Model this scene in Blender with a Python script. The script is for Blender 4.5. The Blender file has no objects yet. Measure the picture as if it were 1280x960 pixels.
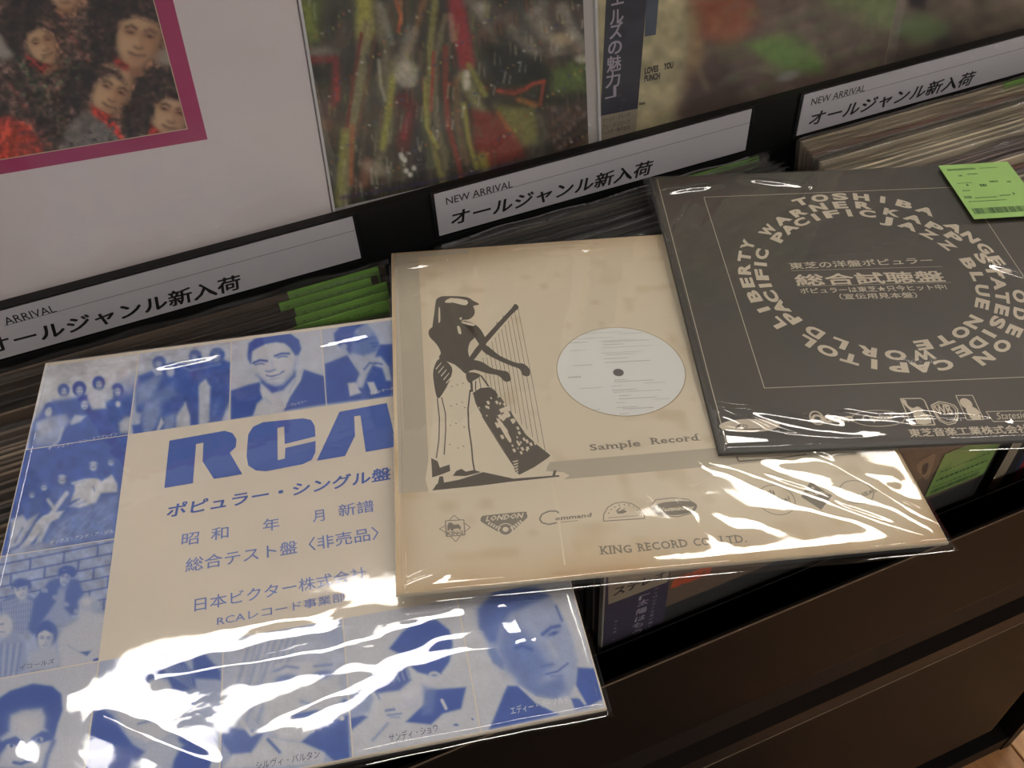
import bpy, math, random
import numpy as np
from mathutils import Vector, Matrix
from mathutils.geometry import tessellate_polygon

# ------------------------------------------------------------------ camera, world, lights, exposure
EYE = 1.42                      # eye height above the shop floor (m); x along the racks, y towards the wall
FOC = 1120.0                    # focal length for a 1280 px wide frame
A = np.array([[0.9256503181562433, -0.302460301327369, 0.2273527097225861],
              [-0.3752454883454259, -0.656612876198586, 0.6542555726064723],
              [-0.048603620993174466, -0.690924957525184, -0.7212907812354005]])
scn = bpy.context.scene
COL = scn.collection
cam = bpy.data.cameras.new('camera'); cam.sensor_width = 36; cam.lens = 36 * FOC / 1280
cam.clip_start = 0.02; cam.clip_end = 50
camo = bpy.data.objects.new('camera', cam); COL.objects.link(camo)
camo.matrix_world = Matrix(((A[0, 0], -A[0, 1], -A[0, 2], 0), (A[1, 0], -A[1, 1], -A[1, 2], 0),
                            (A[2, 0], -A[2, 1], -A[2, 2], EYE), (0, 0, 0, 1)))
scn.camera = camo
scn.view_settings.view_transform = 'Standard'; scn.view_settings.look = 'None'
scn.view_settings.gamma = 1.0; scn.view_settings.use_curve_mapping = False
scn.view_settings.exposure = -0.16
w = bpy.data.worlds.new('shop_air'); scn.world = w; w.use_nodes = True
w.node_tree.nodes['Background'].inputs[0].default_value = (1.0, 0.95, 0.90, 1)
w.node_tree.nodes['Background'].inputs[1].default_value = 0.22
LAMP = 11.0                     # radiance of the ceiling diffusers
CEIL = 2.68

# ------------------------------------------------------------------ helpers
def srgb(r, g, b, a=1.0):
    f = lambda c: (c / 255 / 12.92) if c <= 10 else (((c / 255) + .055) / 1.055) ** 2.4
    return (f(r), f(g), f(b), a)

MATS = {}
def mat(name, col, rough=.55, noise=0.0, scale=40., spec=.5, metal=0., grain=0., col2=None, stretch=None, emit=None, coat=0.):
    if name in MATS: return MATS[name]
    m = bpy.data.materials.new(name); m.use_nodes = True; MATS[name] = m
    nt = m.node_tree; b = nt.nodes['Principled BSDF']
    b.inputs['Base Color'].default_value = col; b.inputs['Roughness'].default_value = rough
    b.inputs['Specular IOR Level'].default_value = spec; b.inputs['Metallic'].default_value = metal
    b.inputs['Coat Weight'].default_value = coat; b.inputs['Coat Roughness'].default_value = .08
    if emit:
        b.inputs['Emission Color'].default_value = emit[0]; b.inputs['Emission Strength'].default_value = emit[1]
    tc = nt.nodes.new('ShaderNodeTexCoord'); mp = nt.nodes.new('ShaderNodeMapping')
    nt.links.new(tc.outputs['Object'], mp.inputs[0])
    if stretch: mp.inputs['Scale'].default_value = stretch
    if noise or col2:
        n = nt.nodes.new('ShaderNodeTexNoise'); n.inputs['Scale'].default_value = scale; n.inputs['Detail'].default_value = 6
        nt.links.new(mp.outputs[0], n.inputs['Vector'])
        r = nt.nodes.new('ShaderNodeValToRGB')
        k = 1 - noise
        r.color_ramp.elements[0].position = .32; r.color_ramp.elements[1].position = .68
        r.color_ramp.elements[0].color = col2 or (col[0] * k, col[1] * k, col[2] * k, 1)
        r.color_ramp.elements[1].color = col
        nt.links.new(n.outputs['Fac'], r.inputs[0]); nt.links.new(r.outputs[0], b.inputs['Base Color'])
    if grain:
        n2 = nt.nodes.new('ShaderNodeTexNoise'); n2.inputs['Scale'].default_value = 900; n2.inputs['Detail'].default_value = 2
        nt.links.new(mp.outputs[0], n2.inputs['Vector'])
        bp = nt.nodes.new('ShaderNodeBump'); bp.inputs['Strength'].default_value = grain; bp.inputs['Distance'].default_value = .0004
        nt.links.new(n2.outputs['Fac'], bp.inputs['Height']); nt.links.new(bp.outputs[0], b.inputs['Normal'])
    return m

def print_mat(name, rough=.5):
    """ink laid down as a colour attribute on the print's own mesh"""
    if name in MATS: return MATS[name]
    m = bpy.data.materials.new(name); m.use_nodes = True; MATS[name] = m
    nt = m.node_tree; b = nt.nodes['Principled BSDF']; b.inputs['Roughness'].default_value = rough
    b.inputs['Specular IOR Level'].default_value = .3
    a = nt.nodes.new('ShaderNodeVertexColor'); a.layer_name = 'ink'
    nt.links.new(a.outputs['Color'], b.inputs['Base Color'])
    return m

def film(name, bump=.25, scale=30., rough=.03, gain=1.9, tint=(1, 1, 1, 1), milky=0.0, stretch=(1, 1, 1), dist=.002):
    """clear polypropylene film: mostly transparent, mirror sheen by Fresnel, fine crinkle"""
    if name in MATS: return MATS[name]
    m = bpy.data.materials.new(name); m.use_nodes = True; MATS[name] = m
    nt = m.node_tree; nt.nodes.clear()
    out = nt.nodes.new('ShaderNodeOutputMaterial'); mix = nt.nodes.new('ShaderNodeMixShader')
    tr = nt.nodes.new('ShaderNodeBsdfTransparent'); gl = nt.nodes.new('ShaderNodeBsdfGlossy')
    tr.inputs[0].default_value = tint; gl.inputs['Roughness'].default_value = rough
    fr = nt.nodes.new('ShaderNodeLayerWeight'); fr.inputs['Blend'].default_value = .5
    pw = nt.nodes.new('ShaderNodeMath'); pw.operation = 'POWER'; pw.inputs[1].default_value = 5
    mu = nt.nodes.new('ShaderNodeMath'); mu.operation = 'MULTIPLY_ADD'; mu.inputs[1].default_value = .9; mu.inputs[2].default_value = .04 * gain; mu.use_clamp = True
    tc = nt.nodes.new('ShaderNodeTexCoord'); mp = nt.nodes.new('ShaderNodeMapping'); mp.inputs['Scale'].default_value = stretch
    n = nt.nodes.new('ShaderNodeTexNoise'); n.inputs['Scale'].default_value = scale; n.inputs['Detail'].default_value = 3
    n.inputs['Distortion'].default_value = .6
    bp = nt.nodes.new('ShaderNodeBump'); bp.inputs['Strength'].default_value = bump; bp.inputs['Distance'].default_value = dist
    L = nt.links.new
    L(tc.outputs['Object'], mp.inputs[0]); L(mp.outputs[0], n.inputs['Vector']); L(n.outputs['Fac'], bp.inputs['Height'])
    L(bp.outputs[0], gl.inputs['Normal']); L(bp.outputs[0], fr.inputs['Normal'])
    L(fr.outputs['Facing'], pw.inputs[0]); L(pw.outputs[0], mu.inputs[0]); L(mu.outputs[0], mix.inputs[0]); L(gl.outputs[0], mix.inputs[2])
    if milky:
        df = nt.nodes.new('ShaderNodeBsdfDiffuse'); df.inputs[0].default_value = (.8, .8, .8, 1)
        m2 = nt.nodes.new('ShaderNodeMixShader'); m2.inputs[0].default_value = milky
        L(tr.outputs[0], m2.inputs[1]); L(df.outputs[0], m2.inputs[2]); L(m2.outputs[0], mix.inputs[1])
    else:
        L(tr.outputs[0], mix.inputs[1])
    L(mix.outputs[0], out.inputs[0])
    return m

def mesh_obj(name, verts, faces, m=None, parent=None, smooth=False, loc=None, uvn=None):
    me = bpy.data.meshes.new(name); me.from_pydata([tuple(map(float, v)) for v in verts], [], [tuple(int(i) for i in f) for f in faces]); me.update()
    if smooth: me.polygons.foreach_set('use_smooth', [True] * len(me.polygons))
    if m: me.materials.append(m)
    o = bpy.data.objects.new(name, me); COL.objects.link(o)
    if parent: o.parent = parent
    if loc is not None: o.location = loc
    return o

def tag(o, label=None, cat=None, group=None, kind=None):
    if label: o['label'] = label
    if cat: o['category'] = cat
    if group: o['group'] = group
    if kind: o['kind'] = kind
    return o

def empty(name, M):
    o = bpy.data.objects.new(name, None); COL.objects.link(o); o.empty_display_size = .05
    o.matrix_world = M
    return o

def box(x0, x1, y0, y1, z0, z1, bev=0.0):
    """box corners/faces; bev chamfers the four vertical-ish edges of the top"""
    if bev <= 0:
        v = [(x0, y0, z0), (x1, y0, z0), (x1, y1, z0), (x0, y1, z0), (x0, y0, z1), (x1, y0, z1), (x1, y1, z1), (x0, y1, z1)]
        return v, [(0, 3, 2, 1), (4, 5, 6, 7), (0, 1, 5, 4), (1, 2, 6, 5), (2, 3, 7, 6), (3, 0, 4, 7)]
    b = bev
    v = []
    for z, i in ((z0, b), (z0 + b, 0), (z1 - b, 0), (z1, b)):
        v += [(x0 + i, y0 + i, z), (x1 - i, y0 + i, z), (x1 - i, y1 - i, z), (x0 + i, y1 - i, z)]
    f = [(0, 3, 2, 1), (12, 13, 14, 15)]
    for k in range(3):
        for j in range(4):
            a = 4 * k + j; c = 4 * k + (j + 1) % 4
            f.append((a, c, c + 4, a + 4))
    return v, f

def join(parts):
    V, F = [], []
    for v, f in parts:
        n = len(V); V += list(v); F += [tuple(i + n for i in g) for g in f]
    return V, F

def ray(q): return A @ np.array([(q[0] - 640) / FOC, (q[1] - 480) / FOC, 1.0])

def vnoise(x, y, s, seed=0):
    """smooth value noise, numpy"""
    rs = np.random.RandomState(seed); T = rs.rand(64, 64)
    X = x / s; Y = y / s; i = np.floor(X).astype(int); j = np.floor(Y).astype(int)
    u = X - i; v = Y - j; u = u * u * (3 - 2 * u); v = v * v * (3 - 2 * v)
    g = lambda a, b: T[a % 64, b % 64]
    return (g(i, j) * (1 - u) + g(i + 1, j) * u) * (1 - v) + (g(i, j + 1) * (1 - u) + g(i + 1, j + 1) * u) * v

class Sheet:
    """a flat face in space: origin at its top-left corner, u to the right, v down, n towards the viewer"""
    def __init__(s, O, U, V, sc=1.0):
        s.O = np.array(O, float); s.U = np.array(U, float); s.V = np.array(V, float)
        s.N = np.cross(s.V, s.U); s.sc = sc
        M = Matrix.Identity(4)
        for i in range(3):
            M[i][0] = s.U[i]; M[i][1] = -s.V[i]; M[i][2] = s.N[i]; M[i][3] = s.O[i]
        s.M = M
    def loc(s, q):
        d = ray(q); E = np.array([0, 0, EYE]); t = ((s.O - E) @ s.N) / (d @ s.N)
        P = E + d * t - s.O
        return np.array([P @ s.U, -(P @ s.V)])          # local x, y (y up the page)
    def px(s, x, y):
        P = s.O[:, None] + s.U[:, None] * x.ravel() - s.V[:, None] * y.ravel() - np.array([[0], [0], [EYE]])
        c = A.T @ P
        return (FOC * c[0] / c[2] + 640).reshape(x.shape), (FOC * c[1] / c[2] + 480).reshape(x.shape)

def pose_sheet(R, t, k):
    R = np.array(R); t = np.array(t) * k
    return Sheet(A @ t + np.array([0, 0, EYE]), A @ R[:, 0], A @ R[:, 1], k)

# ---------------- text
TXT = {}
def text_mesh(s, bold=0.0, res=3, space=1.0):
    key = (s, bold, res, space)
    if key in TXT: return TXT[key]
    c = bpy.data.curves.new('t', 'FONT'); c.body = s; c.resolution_u = res; c.offset = bold; c.space_character = space
    o = bpy.data.objects.new('t', c); COL.objects.link(o)
    me = bpy.data.meshes.new_from_object(o.evaluated_get(bpy.context.evaluated_depsgraph_get()))
    n = len(me.vertices); co = np.zeros(n * 3); me.vertices.foreach_get('co', co); co = co.reshape(-1, 3)[:, :2]
    F = [tuple(p.vertices) for p in me.polygons]
    bpy.data.objects.remove(o); bpy.data.curves.remove(c); bpy.data.meshes.remove(me)
    TXT[key] = (co, F)
    return TXT[key]

class Ink:
    """collects flat print shapes (local page metres) and links them as one part"""
    def __init__(s): s.V = []; s.F = []
    def add(s, pts, faces):
        n = len(s.V); k = len(s.F) % 23 * 1.5e-6; s.V += [(p[0], p[1], k) for p in pts]; s.F += [tuple(i + n for i in f) for f in faces]
    def poly(s, pts, smooth=0):
        pts = [np.array(p, float) for p in pts]
        if smooth:
            o = []; n = len(pts)
            for i in range(n):
                p0, p1, p2, p3 = pts[i - 1], pts[i], pts[(i + 1) % n], pts[(i + 2) % n]
                for k in range(smooth):
                    t = k / smooth
                    o.append(.5 * (2 * p1 + (p2 - p0) * t + (2 * p0 - 5 * p1 + 4 * p2 - p3) * t * t + (3 * p1 - p0 - 3 * p2 + p3) * t ** 3))
            pts = o
        tri = tessellate_polygon([[Vector((p[0], p[1], 0)) for p in pts]])
        s.add(pts, tri)
    def line(s, p, q, w, w2=None):
        p = np.array(p, float); q = np.array(q, float); d = (q - p) / (np.linalg.norm(q - p) + 1e-12); n = np.array([-d[1], d[0]])
        w2 = w if w2 is None else w2
        s.add([p - n * w / 2, q - n * w2 / 2, q + n * w2 / 2, p + n * w / 2], [(0, 1, 2, 3)])
    def path(s, pts, w, close=False):
        P = list(pts) + ([pts[0]] if close else [])
        for a, b in zip(P[:-1], P[1:]): s.line(a, b, w)
    def ellipse(s, c, rx, ry, rot=0, n=28, w=None, a0=0, a1=2 * math.pi):
        P = []
        for i in range(n + 1):
            t = a0 + (a1 - a0) * i / n; x = rx * math.cos(t); y = ry * math.sin(t)
            P.append((c[0] + x * math.cos(rot) - y * math.sin(rot), c[1] + x * math.sin(rot) + y * math.cos(rot)))
        if w is None: s.add(P[:-1], [tuple(range(n))])
        else: s.path(P, w)
    def text(s, t, p0, p1, h, bold=0., res=3, shear=0., space=1., serif=False, ref=None, strike=0.):
        """t set from p0 to p1 along its baseline (page metres), capital height h"""
        co, F = text_mesh(t, bold, res, space)
        co = co.copy(); x0, x1 = co[:, 0].min(), co[:, 0].max()
        cap = ref or (.72 if all(ord(c) < 256 for c in t) else .86)
        p0 = np.array(p0, float); p1 = np.array(p1, float); d = p1 - p0; L = np.linalg.norm(d); d /= L; n = np.array([-d[1], d[0]])
        X = (co[:, 0] - x0) / (x1 - x0) * L; Y = co[:, 1] / cap * h
        X = X + shear * Y
        B = p0 + X[:, None] * d + Y[:, None] * n
        if strike:
            for kx, ky in ((-1, -.8), (1, -.8), (-1, .8), (1, .8), (0, 0)): s.add(B + d * kx * strike * h + n * ky * strike * h, F)
        else: s.add(B, F)
        if serif:
            feet = {'K': ((.1, 0), (.58, 0), (.1, 1), (.55, 1)), 'I': ((.14, 0), (.14, 1)), 'N': ((.1, 0), (.1, 1), (.62, 1)),
                    'R': ((.1, 0), (.1, 1), (.58, 0)), 'E': ((.1, 0), (.1, 1)), 'D': ((.1, 0), (.1, 1)), 'L': ((.1, 0), (.1, 1)),
                    'T': ((.33, 0),), 'm': ((.09, 0), (.43, 0), (.78, 0), (.09, .75)), 'p': ((.1, -.28), (.1, .75)),
                    'l': ((.12, 0), (.12, 1.02)), 'r': ((.1, 0), (.1, .75)), 'a': ((.5, 0),), 'd': ((.52, 0), (.52, 1.02))}
            adv = 0.
            for i, ch in enumerate(t):
                pre = text_mesh(t[:i] + 'I', bold, res, space)[0]; ge = pre[:, 0].max() - .2
                for fx, fy in feet.get(ch, ()):
                    cx = ((ge + fx) - x0) / (x1 - x0) * L; cy = fy * h
                    hw = .17 * h / cap
                    a = p0 + (cx - hw) * d + cy * n; b = p0 + (cx + hw) * d + cy * n
                    s.line(a, b, .09 * h)
    def build(s, name, sheet_root, m, z=.00015, label=None):
        o = mesh_obj(name, [(p[0], p[1], z + p[2]) for p in s.V], s.F, m, sheet_root)
        if label: o['label'] = label
        return o

# ---------------- pictures: colour attribute painted over the print's own grid, coordinates read off the photograph
class Paint:
    def __init__(s, sheet, corners, step, base):
        """corners: local page TL, TR, BR, BL"""
        s.sh = sheet; c = [np.array(p, float) for p in corners]
        W = np.linalg.norm(c[1] - c[0]); H = np.linalg.norm(c[3] - c[0])
        s.nx = max(2, int(W / step)); s.ny = max(2, int(H / step))
        u, v = np.meshgrid(np.linspace(0, 1, s.nx + 1), np.linspace(0, 1, s.ny + 1))
        P = ((c[0][:, None, None] * (1 - u) + c[1][:, None, None] * u) * (1 - v) + (c[3][:, None, None] * (1 - u) + c[2][:, None, None] * u) * v)
        s.x, s.y = P[0], P[1]
        s.X, s.Y = sheet.px(s.x, s.y)
        s.C = np.zeros(s.x.shape + (3,)) + np.array(base, float)
        s.cr = (0., 0., 1.); s.ramp = None
    def crop(s, x0, y0, k): s.cr = (x0, y0, k); return s
    def _c(s): x0, y0, k = s.cr; return (s.X - x0) * k, (s.Y - y0) * k
    def _col(s, c):
        if np.isscalar(c): return np.array([c, c, c], float) if s.ramp is None else s.ramp(c)
        return np.array(c, float)
    def put(s, m, c): m = np.clip(m, 0, 1)[..., None]; s.C = s.C * (1 - m) + s._col(c) * m; return s
    def E(s, cx, cy, rx, ry, c, soft=4, rot=0, a=1.):
        X, Y = s._c(); t = math.radians(rot); dx = X - cx; dy = Y - cy
        u = dx * math.cos(t) + dy * math.sin(t); v = -dx * math.sin(t) + dy * math.cos(t)
        r = np.sqrt((u / rx) ** 2 + (v / ry) ** 2) + 1e-9
        d = (r - 1) * min(rx, ry)
        return s.put(a * (1 / (1 + np.exp(np.clip(d / max(soft * .35, .01), -40, 40)))), c)
    def P(s, pts, c, soft=4, a=1.):
        X, Y = s._c(); n = len(pts); D = np.full(X.shape, 1e18); ins = np.zeros(X.shape, bool)
        for i in range(n):
            x1, y1 = pts[i]; x2, y2 = pts[(i + 1) % n]; ex, ey = x2 - x1, y2 - y1
            t = np.clip(((X - x1) * ex + (Y - y1) * ey) / (ex * ex + ey * ey + 1e-9), 0, 1)
            D = np.minimum(D, (X - x1 - t * ex) ** 2 + (Y - y1 - t * ey) ** 2)
            if y1 != y2:
                cond = ((Y < y1) != (Y < y2)) & (X < (x2 - x1) * (Y - y1) / (y2 - y1) + x1); ins ^= cond
        d = np.sqrt(D) * np.where(ins, -1, 1)
        return s.put(a / (1 + np.exp(np.clip(d / max(soft * .35, .01), -40, 40))), c)
    def S(s, pts, w, c, soft=3, a=1., w2=None):
        """brush stroke along points"""
        X, Y = s._c(); m = np.zeros(X.shape); n = len(pts) - 1
        for i in range(n):
            x1, y1 = pts[i]; x2, y2 = pts[i + 1]; ex, ey = x2 - x1, y2 - y1
            t = np.clip(((X - x1) * ex + (Y - y1) * ey) / (ex * ex + ey * ey + 1e-9), 0, 1)
            ww = w if w2 is None else w + (w2 - w) * (i + t) / n
            d = np.sqrt((X - x1 - t * ex) ** 2 + (Y - y1 - t * ey) ** 2) - ww / 2
            m = np.maximum(m, 1 / (1 + np.exp(np.clip(d / max(soft * .35, .01), -40, 40))))
        return s.put(a * m, c)
    def noise(s, amp, sc, seed=0, sx=1., sy=1.):
        X, Y = s._c(); n = vnoise(X * sx, Y * sy, sc, seed) + .5 * vnoise(X * sx, Y * sy, sc / 2.1, seed + 1) - .75
        s.C = s.C * (1 + amp * n[..., None] * 1.3); return s
    def desat(s, a):
        g = s.C.mean(-1, keepdims=True); s.C = s.C * (1 - a) + g * a; return s
    def face(s, cx, cy, rx, ry, skin, dark, mid, rot=0, look=0., smile=0, hair=None, detail=1.):
        t = math.radians(rot)
        def q(u, v): return (cx + u * rx * math.cos(t) - v * ry * math.sin(t), cy + u * rx * math.sin(t) + v * ry * math.cos(t))
        sf = max(1.2, rx * .12)
        s.P([q(-.45, .6), q(.5, .6), q(.6, 1.45), q(-.55, 1.45)], mid, sf * 2)
        s.P([q(-.93, -.6), q(-.5, -1.02), q(.5, -1.02), q(.93, -.6), q(.97, 0), q(.8, .55), q(.38, .95), q(0, 1.04), q(-.38, .95), q(-.8, .55), q(-.97, 0)], skin, sf * 1.6)
        s.E(*q(.78, .1), rx * .34, ry * .75, mid, sf * 4, rot, .75)
        s.E(*q(look, .82), rx * .4, ry * .12, mid, sf * 2, rot, .3)
        for e in (-.42, .42):
            x, y = q(e + look * .6, -.1)
            s.E(x, y, rx * .2, ry * .10, mid, sf * 2, rot, .7)
            s.E(x, y, rx * .13 * detail, ry * .045, dark, sf * .7, rot, .95)
            a, b, c = q(e - .22 + look * .6, -.24), q(e + look * .6, -.33), q(e + .22 + look * .6, -.26)
            s.S([a, b, c], ry * .07, dark, sf * .8, .85)
        s.S([q(.06 + look, -.1), q(.16 + look, .28)], rx * .1, mid, sf * 1.5, .55)
        s.S([q(-.14 + look, .36), q(.02 + look, .4), q(.18 + look, .35)], ry * .05, dark, sf, .6)
        s.S([q(-.32 + look, .58 - .05 * smile), q(0 + look, .63 + .03 * smile), q(.34 + look, .57 - .06 * smile)], ry * .06, dark, sf * .8, .8)
        s.S([q(-.16 + look, .73), q(.18 + look, .72)], ry * .06, mid, sf * 1.5, .5)
        if hair is not None:
            s.P([q(-1.15, .2), q(-1.2, -.6), q(-.8, -1.25), q(0, -1.5), q(.8, -1.25), q(1.2, -.6), q(1.12, .25), q(.93, .1), q(.86, -.5), q(.4, -.72), q(-.3, -.62), q(-.8, -.45), q(-.95, .1)], hair, sf * 1.6)
        return s
    def build(s, name, root, m, z=.0001):
        nx, ny = s.nx, s.ny
        V = np.stack([s.x.ravel(), s.y.ravel(), np.full(s.x.size, z)], 1)
        i = np.arange(ny)[:, None] * (nx + 1) + np.arange(nx)[None]
        F = np.stack([i, i + nx + 1, i + nx + 2, i + 1], -1).reshape(-1, 4)
        me = bpy.data.meshes.new(name); me.vertices.add(len(V)); me.vertices.foreach_set('co', V.ravel())
        me.loops.add(F.size); me.polygons.add(len(F))
        me.loops.foreach_set('vertex_index', F.ravel().astype(np.int32)); me.polygons.foreach_set('loop_start', np.arange(0, F.size, 4, dtype=np.int32))
        me.update(calc_edges=True)
        at = me.color_attributes.new('ink', 'FLOAT_COLOR', 'POINT')
        c = np.clip(s.C.reshape(-1, 3), 0, 255) / 255
        c = np.where(c <= .04045, c / 12.92, ((c + .055) / 1.055) ** 2.4)
        at.data.foreach_set('color', np.concatenate([c, np.ones((len(c), 1))], 1).ravel())
        me.materials.append(m)
        o = bpy.data.objects.new(name, me); COL.objects.link(o); o.parent = root
        return o

# ---------------- sleeves
def slab(name, quad, root, m, th=.003, bev=.0006, z=0.):
    """thin cardboard slab under the page plane; quad = local TL, TR, BR, BL"""
    q = [np.array(p, float) for p in quad]; c = sum(q) / 4; V = []
    for zz, k in ((z - th, bev), (z - th + bev, 0), (z - bev, 0), (z, bev)):
        for p in q:
            d = c - p; V.append((*(p + d / np.linalg.norm(d) * k * 1.4), zz))
    F = [(0, 1, 2, 3), (15, 14, 13, 12)]
    for k in range(3):
        for j in range(4):
            a = 4 * k + j; b = 4 * k + (j + 1) % 4
            F.append((a, a + 4, b + 4, b))
    return mesh_obj(name, V, F, m, root)

def bag(name, root, sheet, quad, m, n=150, z=.0016, folds=(), amp=.0005, sc=.02, seed=0, drop=.0045, bulge=.0006, rag=.0015, calm=None, lift=None):
    """crinkled clear bag skin over the page; quad local TL,TR,BR,BL; folds: (px0, px1, width_m, height_m) ridges"""
    q = [np.array(p, float) for p in quad]
    g = np.linspace(0, 1, n + 1); u, v = np.meshgrid(g, g)
    P = (q[0][:, None, None] * (1 - u) + q[1][:, None, None] * u) * (1 - v) + (q[3][:, None, None] * (1 - u) + q[2][:, None, None] * u) * v
    x, y = P
    h = (vnoise(x + 9, y + 9, sc, seed) - .5) * 2 * amp + (vnoise(x + 9, y + 9, sc * 3.1, seed + 3) - .5) * 3 * amp
    if calm: h = h * (.12 + .88 * np.clip((-y - calm[0]) / (calm[1] - calm[0]), 0, 1)) * (1 + 0 * x)
    if lift:
        q_ = np.clip((-y - lift[0]) / (lift[1] - lift[0]), 0, 1); h = h + lift[2] * q_ * q_ * (3 - 2 * q_)
    for f in folds:
        a = sheet.loc(f[0]); b = sheet.loc(f[1]); e = b - a; L = e @ e
        t = np.clip(((x - a[0]) * e[0] + (y - a[1]) * e[1]) / L, 0, 1)
        d = np.sqrt((x - a[0] - t * e[0]) ** 2 + (y - a[1] - t * e[1]) ** 2) + (vnoise(x + 5, y + 5, .012, seed + 7) - .5) * f[2] * .8
        h = h + f[3] * np.exp(-(d / f[2]) ** 2) * np.sin(np.pi * np.clip(.12 + .76 * t, 0, 1))
    eu = np.minimum(u, 1 - u); ev = np.minimum(v, 1 - v); e = np.minimum(eu, ev)
    W = np.linalg.norm(q[1] - q[0]); k = np.clip(e * W / .007, 0, 1); k = k * k * (3 - 2 * k)
    h = np.maximum(h, -.0011) + z + bulge * np.sin(np.pi * u) * np.sin(np.pi * v)
    h = h * k - drop * (1 - k)
    rg = (vnoise(x + 3, y + 3, .02, seed + 11) - .5) * rag * (1 - k)
    V = np.stack([(x + rg).ravel(), (y + rg).ravel(), h.ravel()], 1)
    i = np.arange(n)[:, None] * (n + 1) + np.arange(n)[None]
    F = np.stack([i, i + n + 1, i + n + 2, i + 1], -1).reshape(-1, 4)
    o = mesh_obj(name, V, F, m, root, smooth=True)
    return o

# ------------------------------------------------------------------ the shop: floor, ceiling, wall, lamps
random.seed(7); RS = np.random.RandomState(3)
BLACK = mat('black_laminate', srgb(9, 9, 11), .6, noise=.3, scale=12)
BROWN = mat('dark_brown_laminate', srgb(15, 12, 10), .5, spec=.3, noise=.22, scale=3, stretch=(1, 8, 8), grain=.05)
TRIM = mat('brown_edge_band', srgb(36, 28, 23), .45)
EDGE = mat('pale_edge_line', srgb(128, 112, 94), .35)
v, f = box(-4, 5, -3.5, 3.4, -.05, -.012)
floor = mesh_obj('floor', v, f, mat('floor_base', srgb(90, 60, 40), .7)); tag(floor, kind='structure')
PLK = [mat('floor_wood_%s' % n, c, .35, noise=.28, scale=6, stretch=(14, 1, 1)) for n, c in
       (('honey', srgb(196, 142, 92)), ('amber', srgb(182, 128, 82)), ('tan', srgb(206, 156, 106)))]
v, f = box(0.001, .118, 0.001, .899, -.012, 0, .0012)
pm = []
for m in PLK:
    me = bpy.data.meshes.new('plank'); me.from_pydata(v, [], f); me.materials.append(m); pm.append(me)
for i in range(16):
    for j in range(3):
        o = bpy.data.objects.new('plank', random.choice(pm)); COL.objects.link(o); o.parent = floor
        o.location = (.50 + i * .12, -1.75 + j * .9 + (i % 3) * .3, 0)
v, f = box(-4, 5, -3.5, 3.4, CEIL, CEIL + .05)
tag(mesh_obj('ceiling', v, f, mat('ceiling_tile', srgb(200, 192, 182), .9, noise=.06, scale=30)), kind='structure')
v, f = box(-4, 5, 3.4, 3.5, 0, CEIL)
tag(mesh_obj('wall_back', v, f, mat('wall_paint', srgb(170, 160, 148), .9, noise=.04)), kind='structure')

TUBE = mat('lamp_tube', srgb(255, 250, 240), .5, emit=((1.0, .95, .88, 1), LAMP * 2.6))
DIFF = mat('lamp_diffuser', srgb(240, 238, 232), .5, emit=((1.0, .95, .88, 1), LAMP))
HOUS = mat('lamp_housing', srgb(225, 224, 220), .4)
def lamp(x, y, where):
    t = empty('ceiling_light', Matrix.Translation((x, y, CEIL)))
    tag(t, where, 'light', 'fluorescent ceiling fittings')
    pts = [(-.135, 0), (-.125, -.04), (-.06, -.02), (0, -.03), (.06, -.02), (.125, -.04), (.135, 0)]
    V = [(sx, p[0], p[1]) for sx in (-.48, .48) for p in pts]; n = len(pts)
    F = [(i, i + 1, i + 1 + n, i + n) for i in range(n - 1)] + [(n - 1, 0, n, 2 * n - 1), tuple(range(n)), tuple(range(2 * n - 1, n - 1, -1))]
    mesh_obj('housing', V, F, HOUS, t)
    v, f = box(-.47, .47, -.125, .125, -.049, -.044); mesh_obj('diffuser', v, f, DIFF, t)
    for s in (-.055, .055):
        V = []; F = []
        for sx in (-.46, .46):
            for k in range(8): V.append((sx, s + .009 * math.cos(k * math.pi / 4), -.058 + .009 * math.sin(k * math.pi / 4)))
        F = [(k, (k + 1) % 8, 8 + (k + 1) % 8, 8 + k) for k in range(8)] + [tuple(range(8)), tuple(range(15, 7, -1))]
        mesh_obj('lamp_tube', V, F, TUBE, t)
for r, (y, wy) in enumerate(((1.20, 'row over the record racks'), (2.42, 'row near the back wall'), (-1.75, 'row behind the aisle'))):
    for i in range(4):
        lamp(-1.52 + i * 1.5, y, 'twin tube fluorescent fitting on the ceiling, %s, %s from the left' % (wy, ('first', 'second', 'third', 'fourth')[i]))

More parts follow.
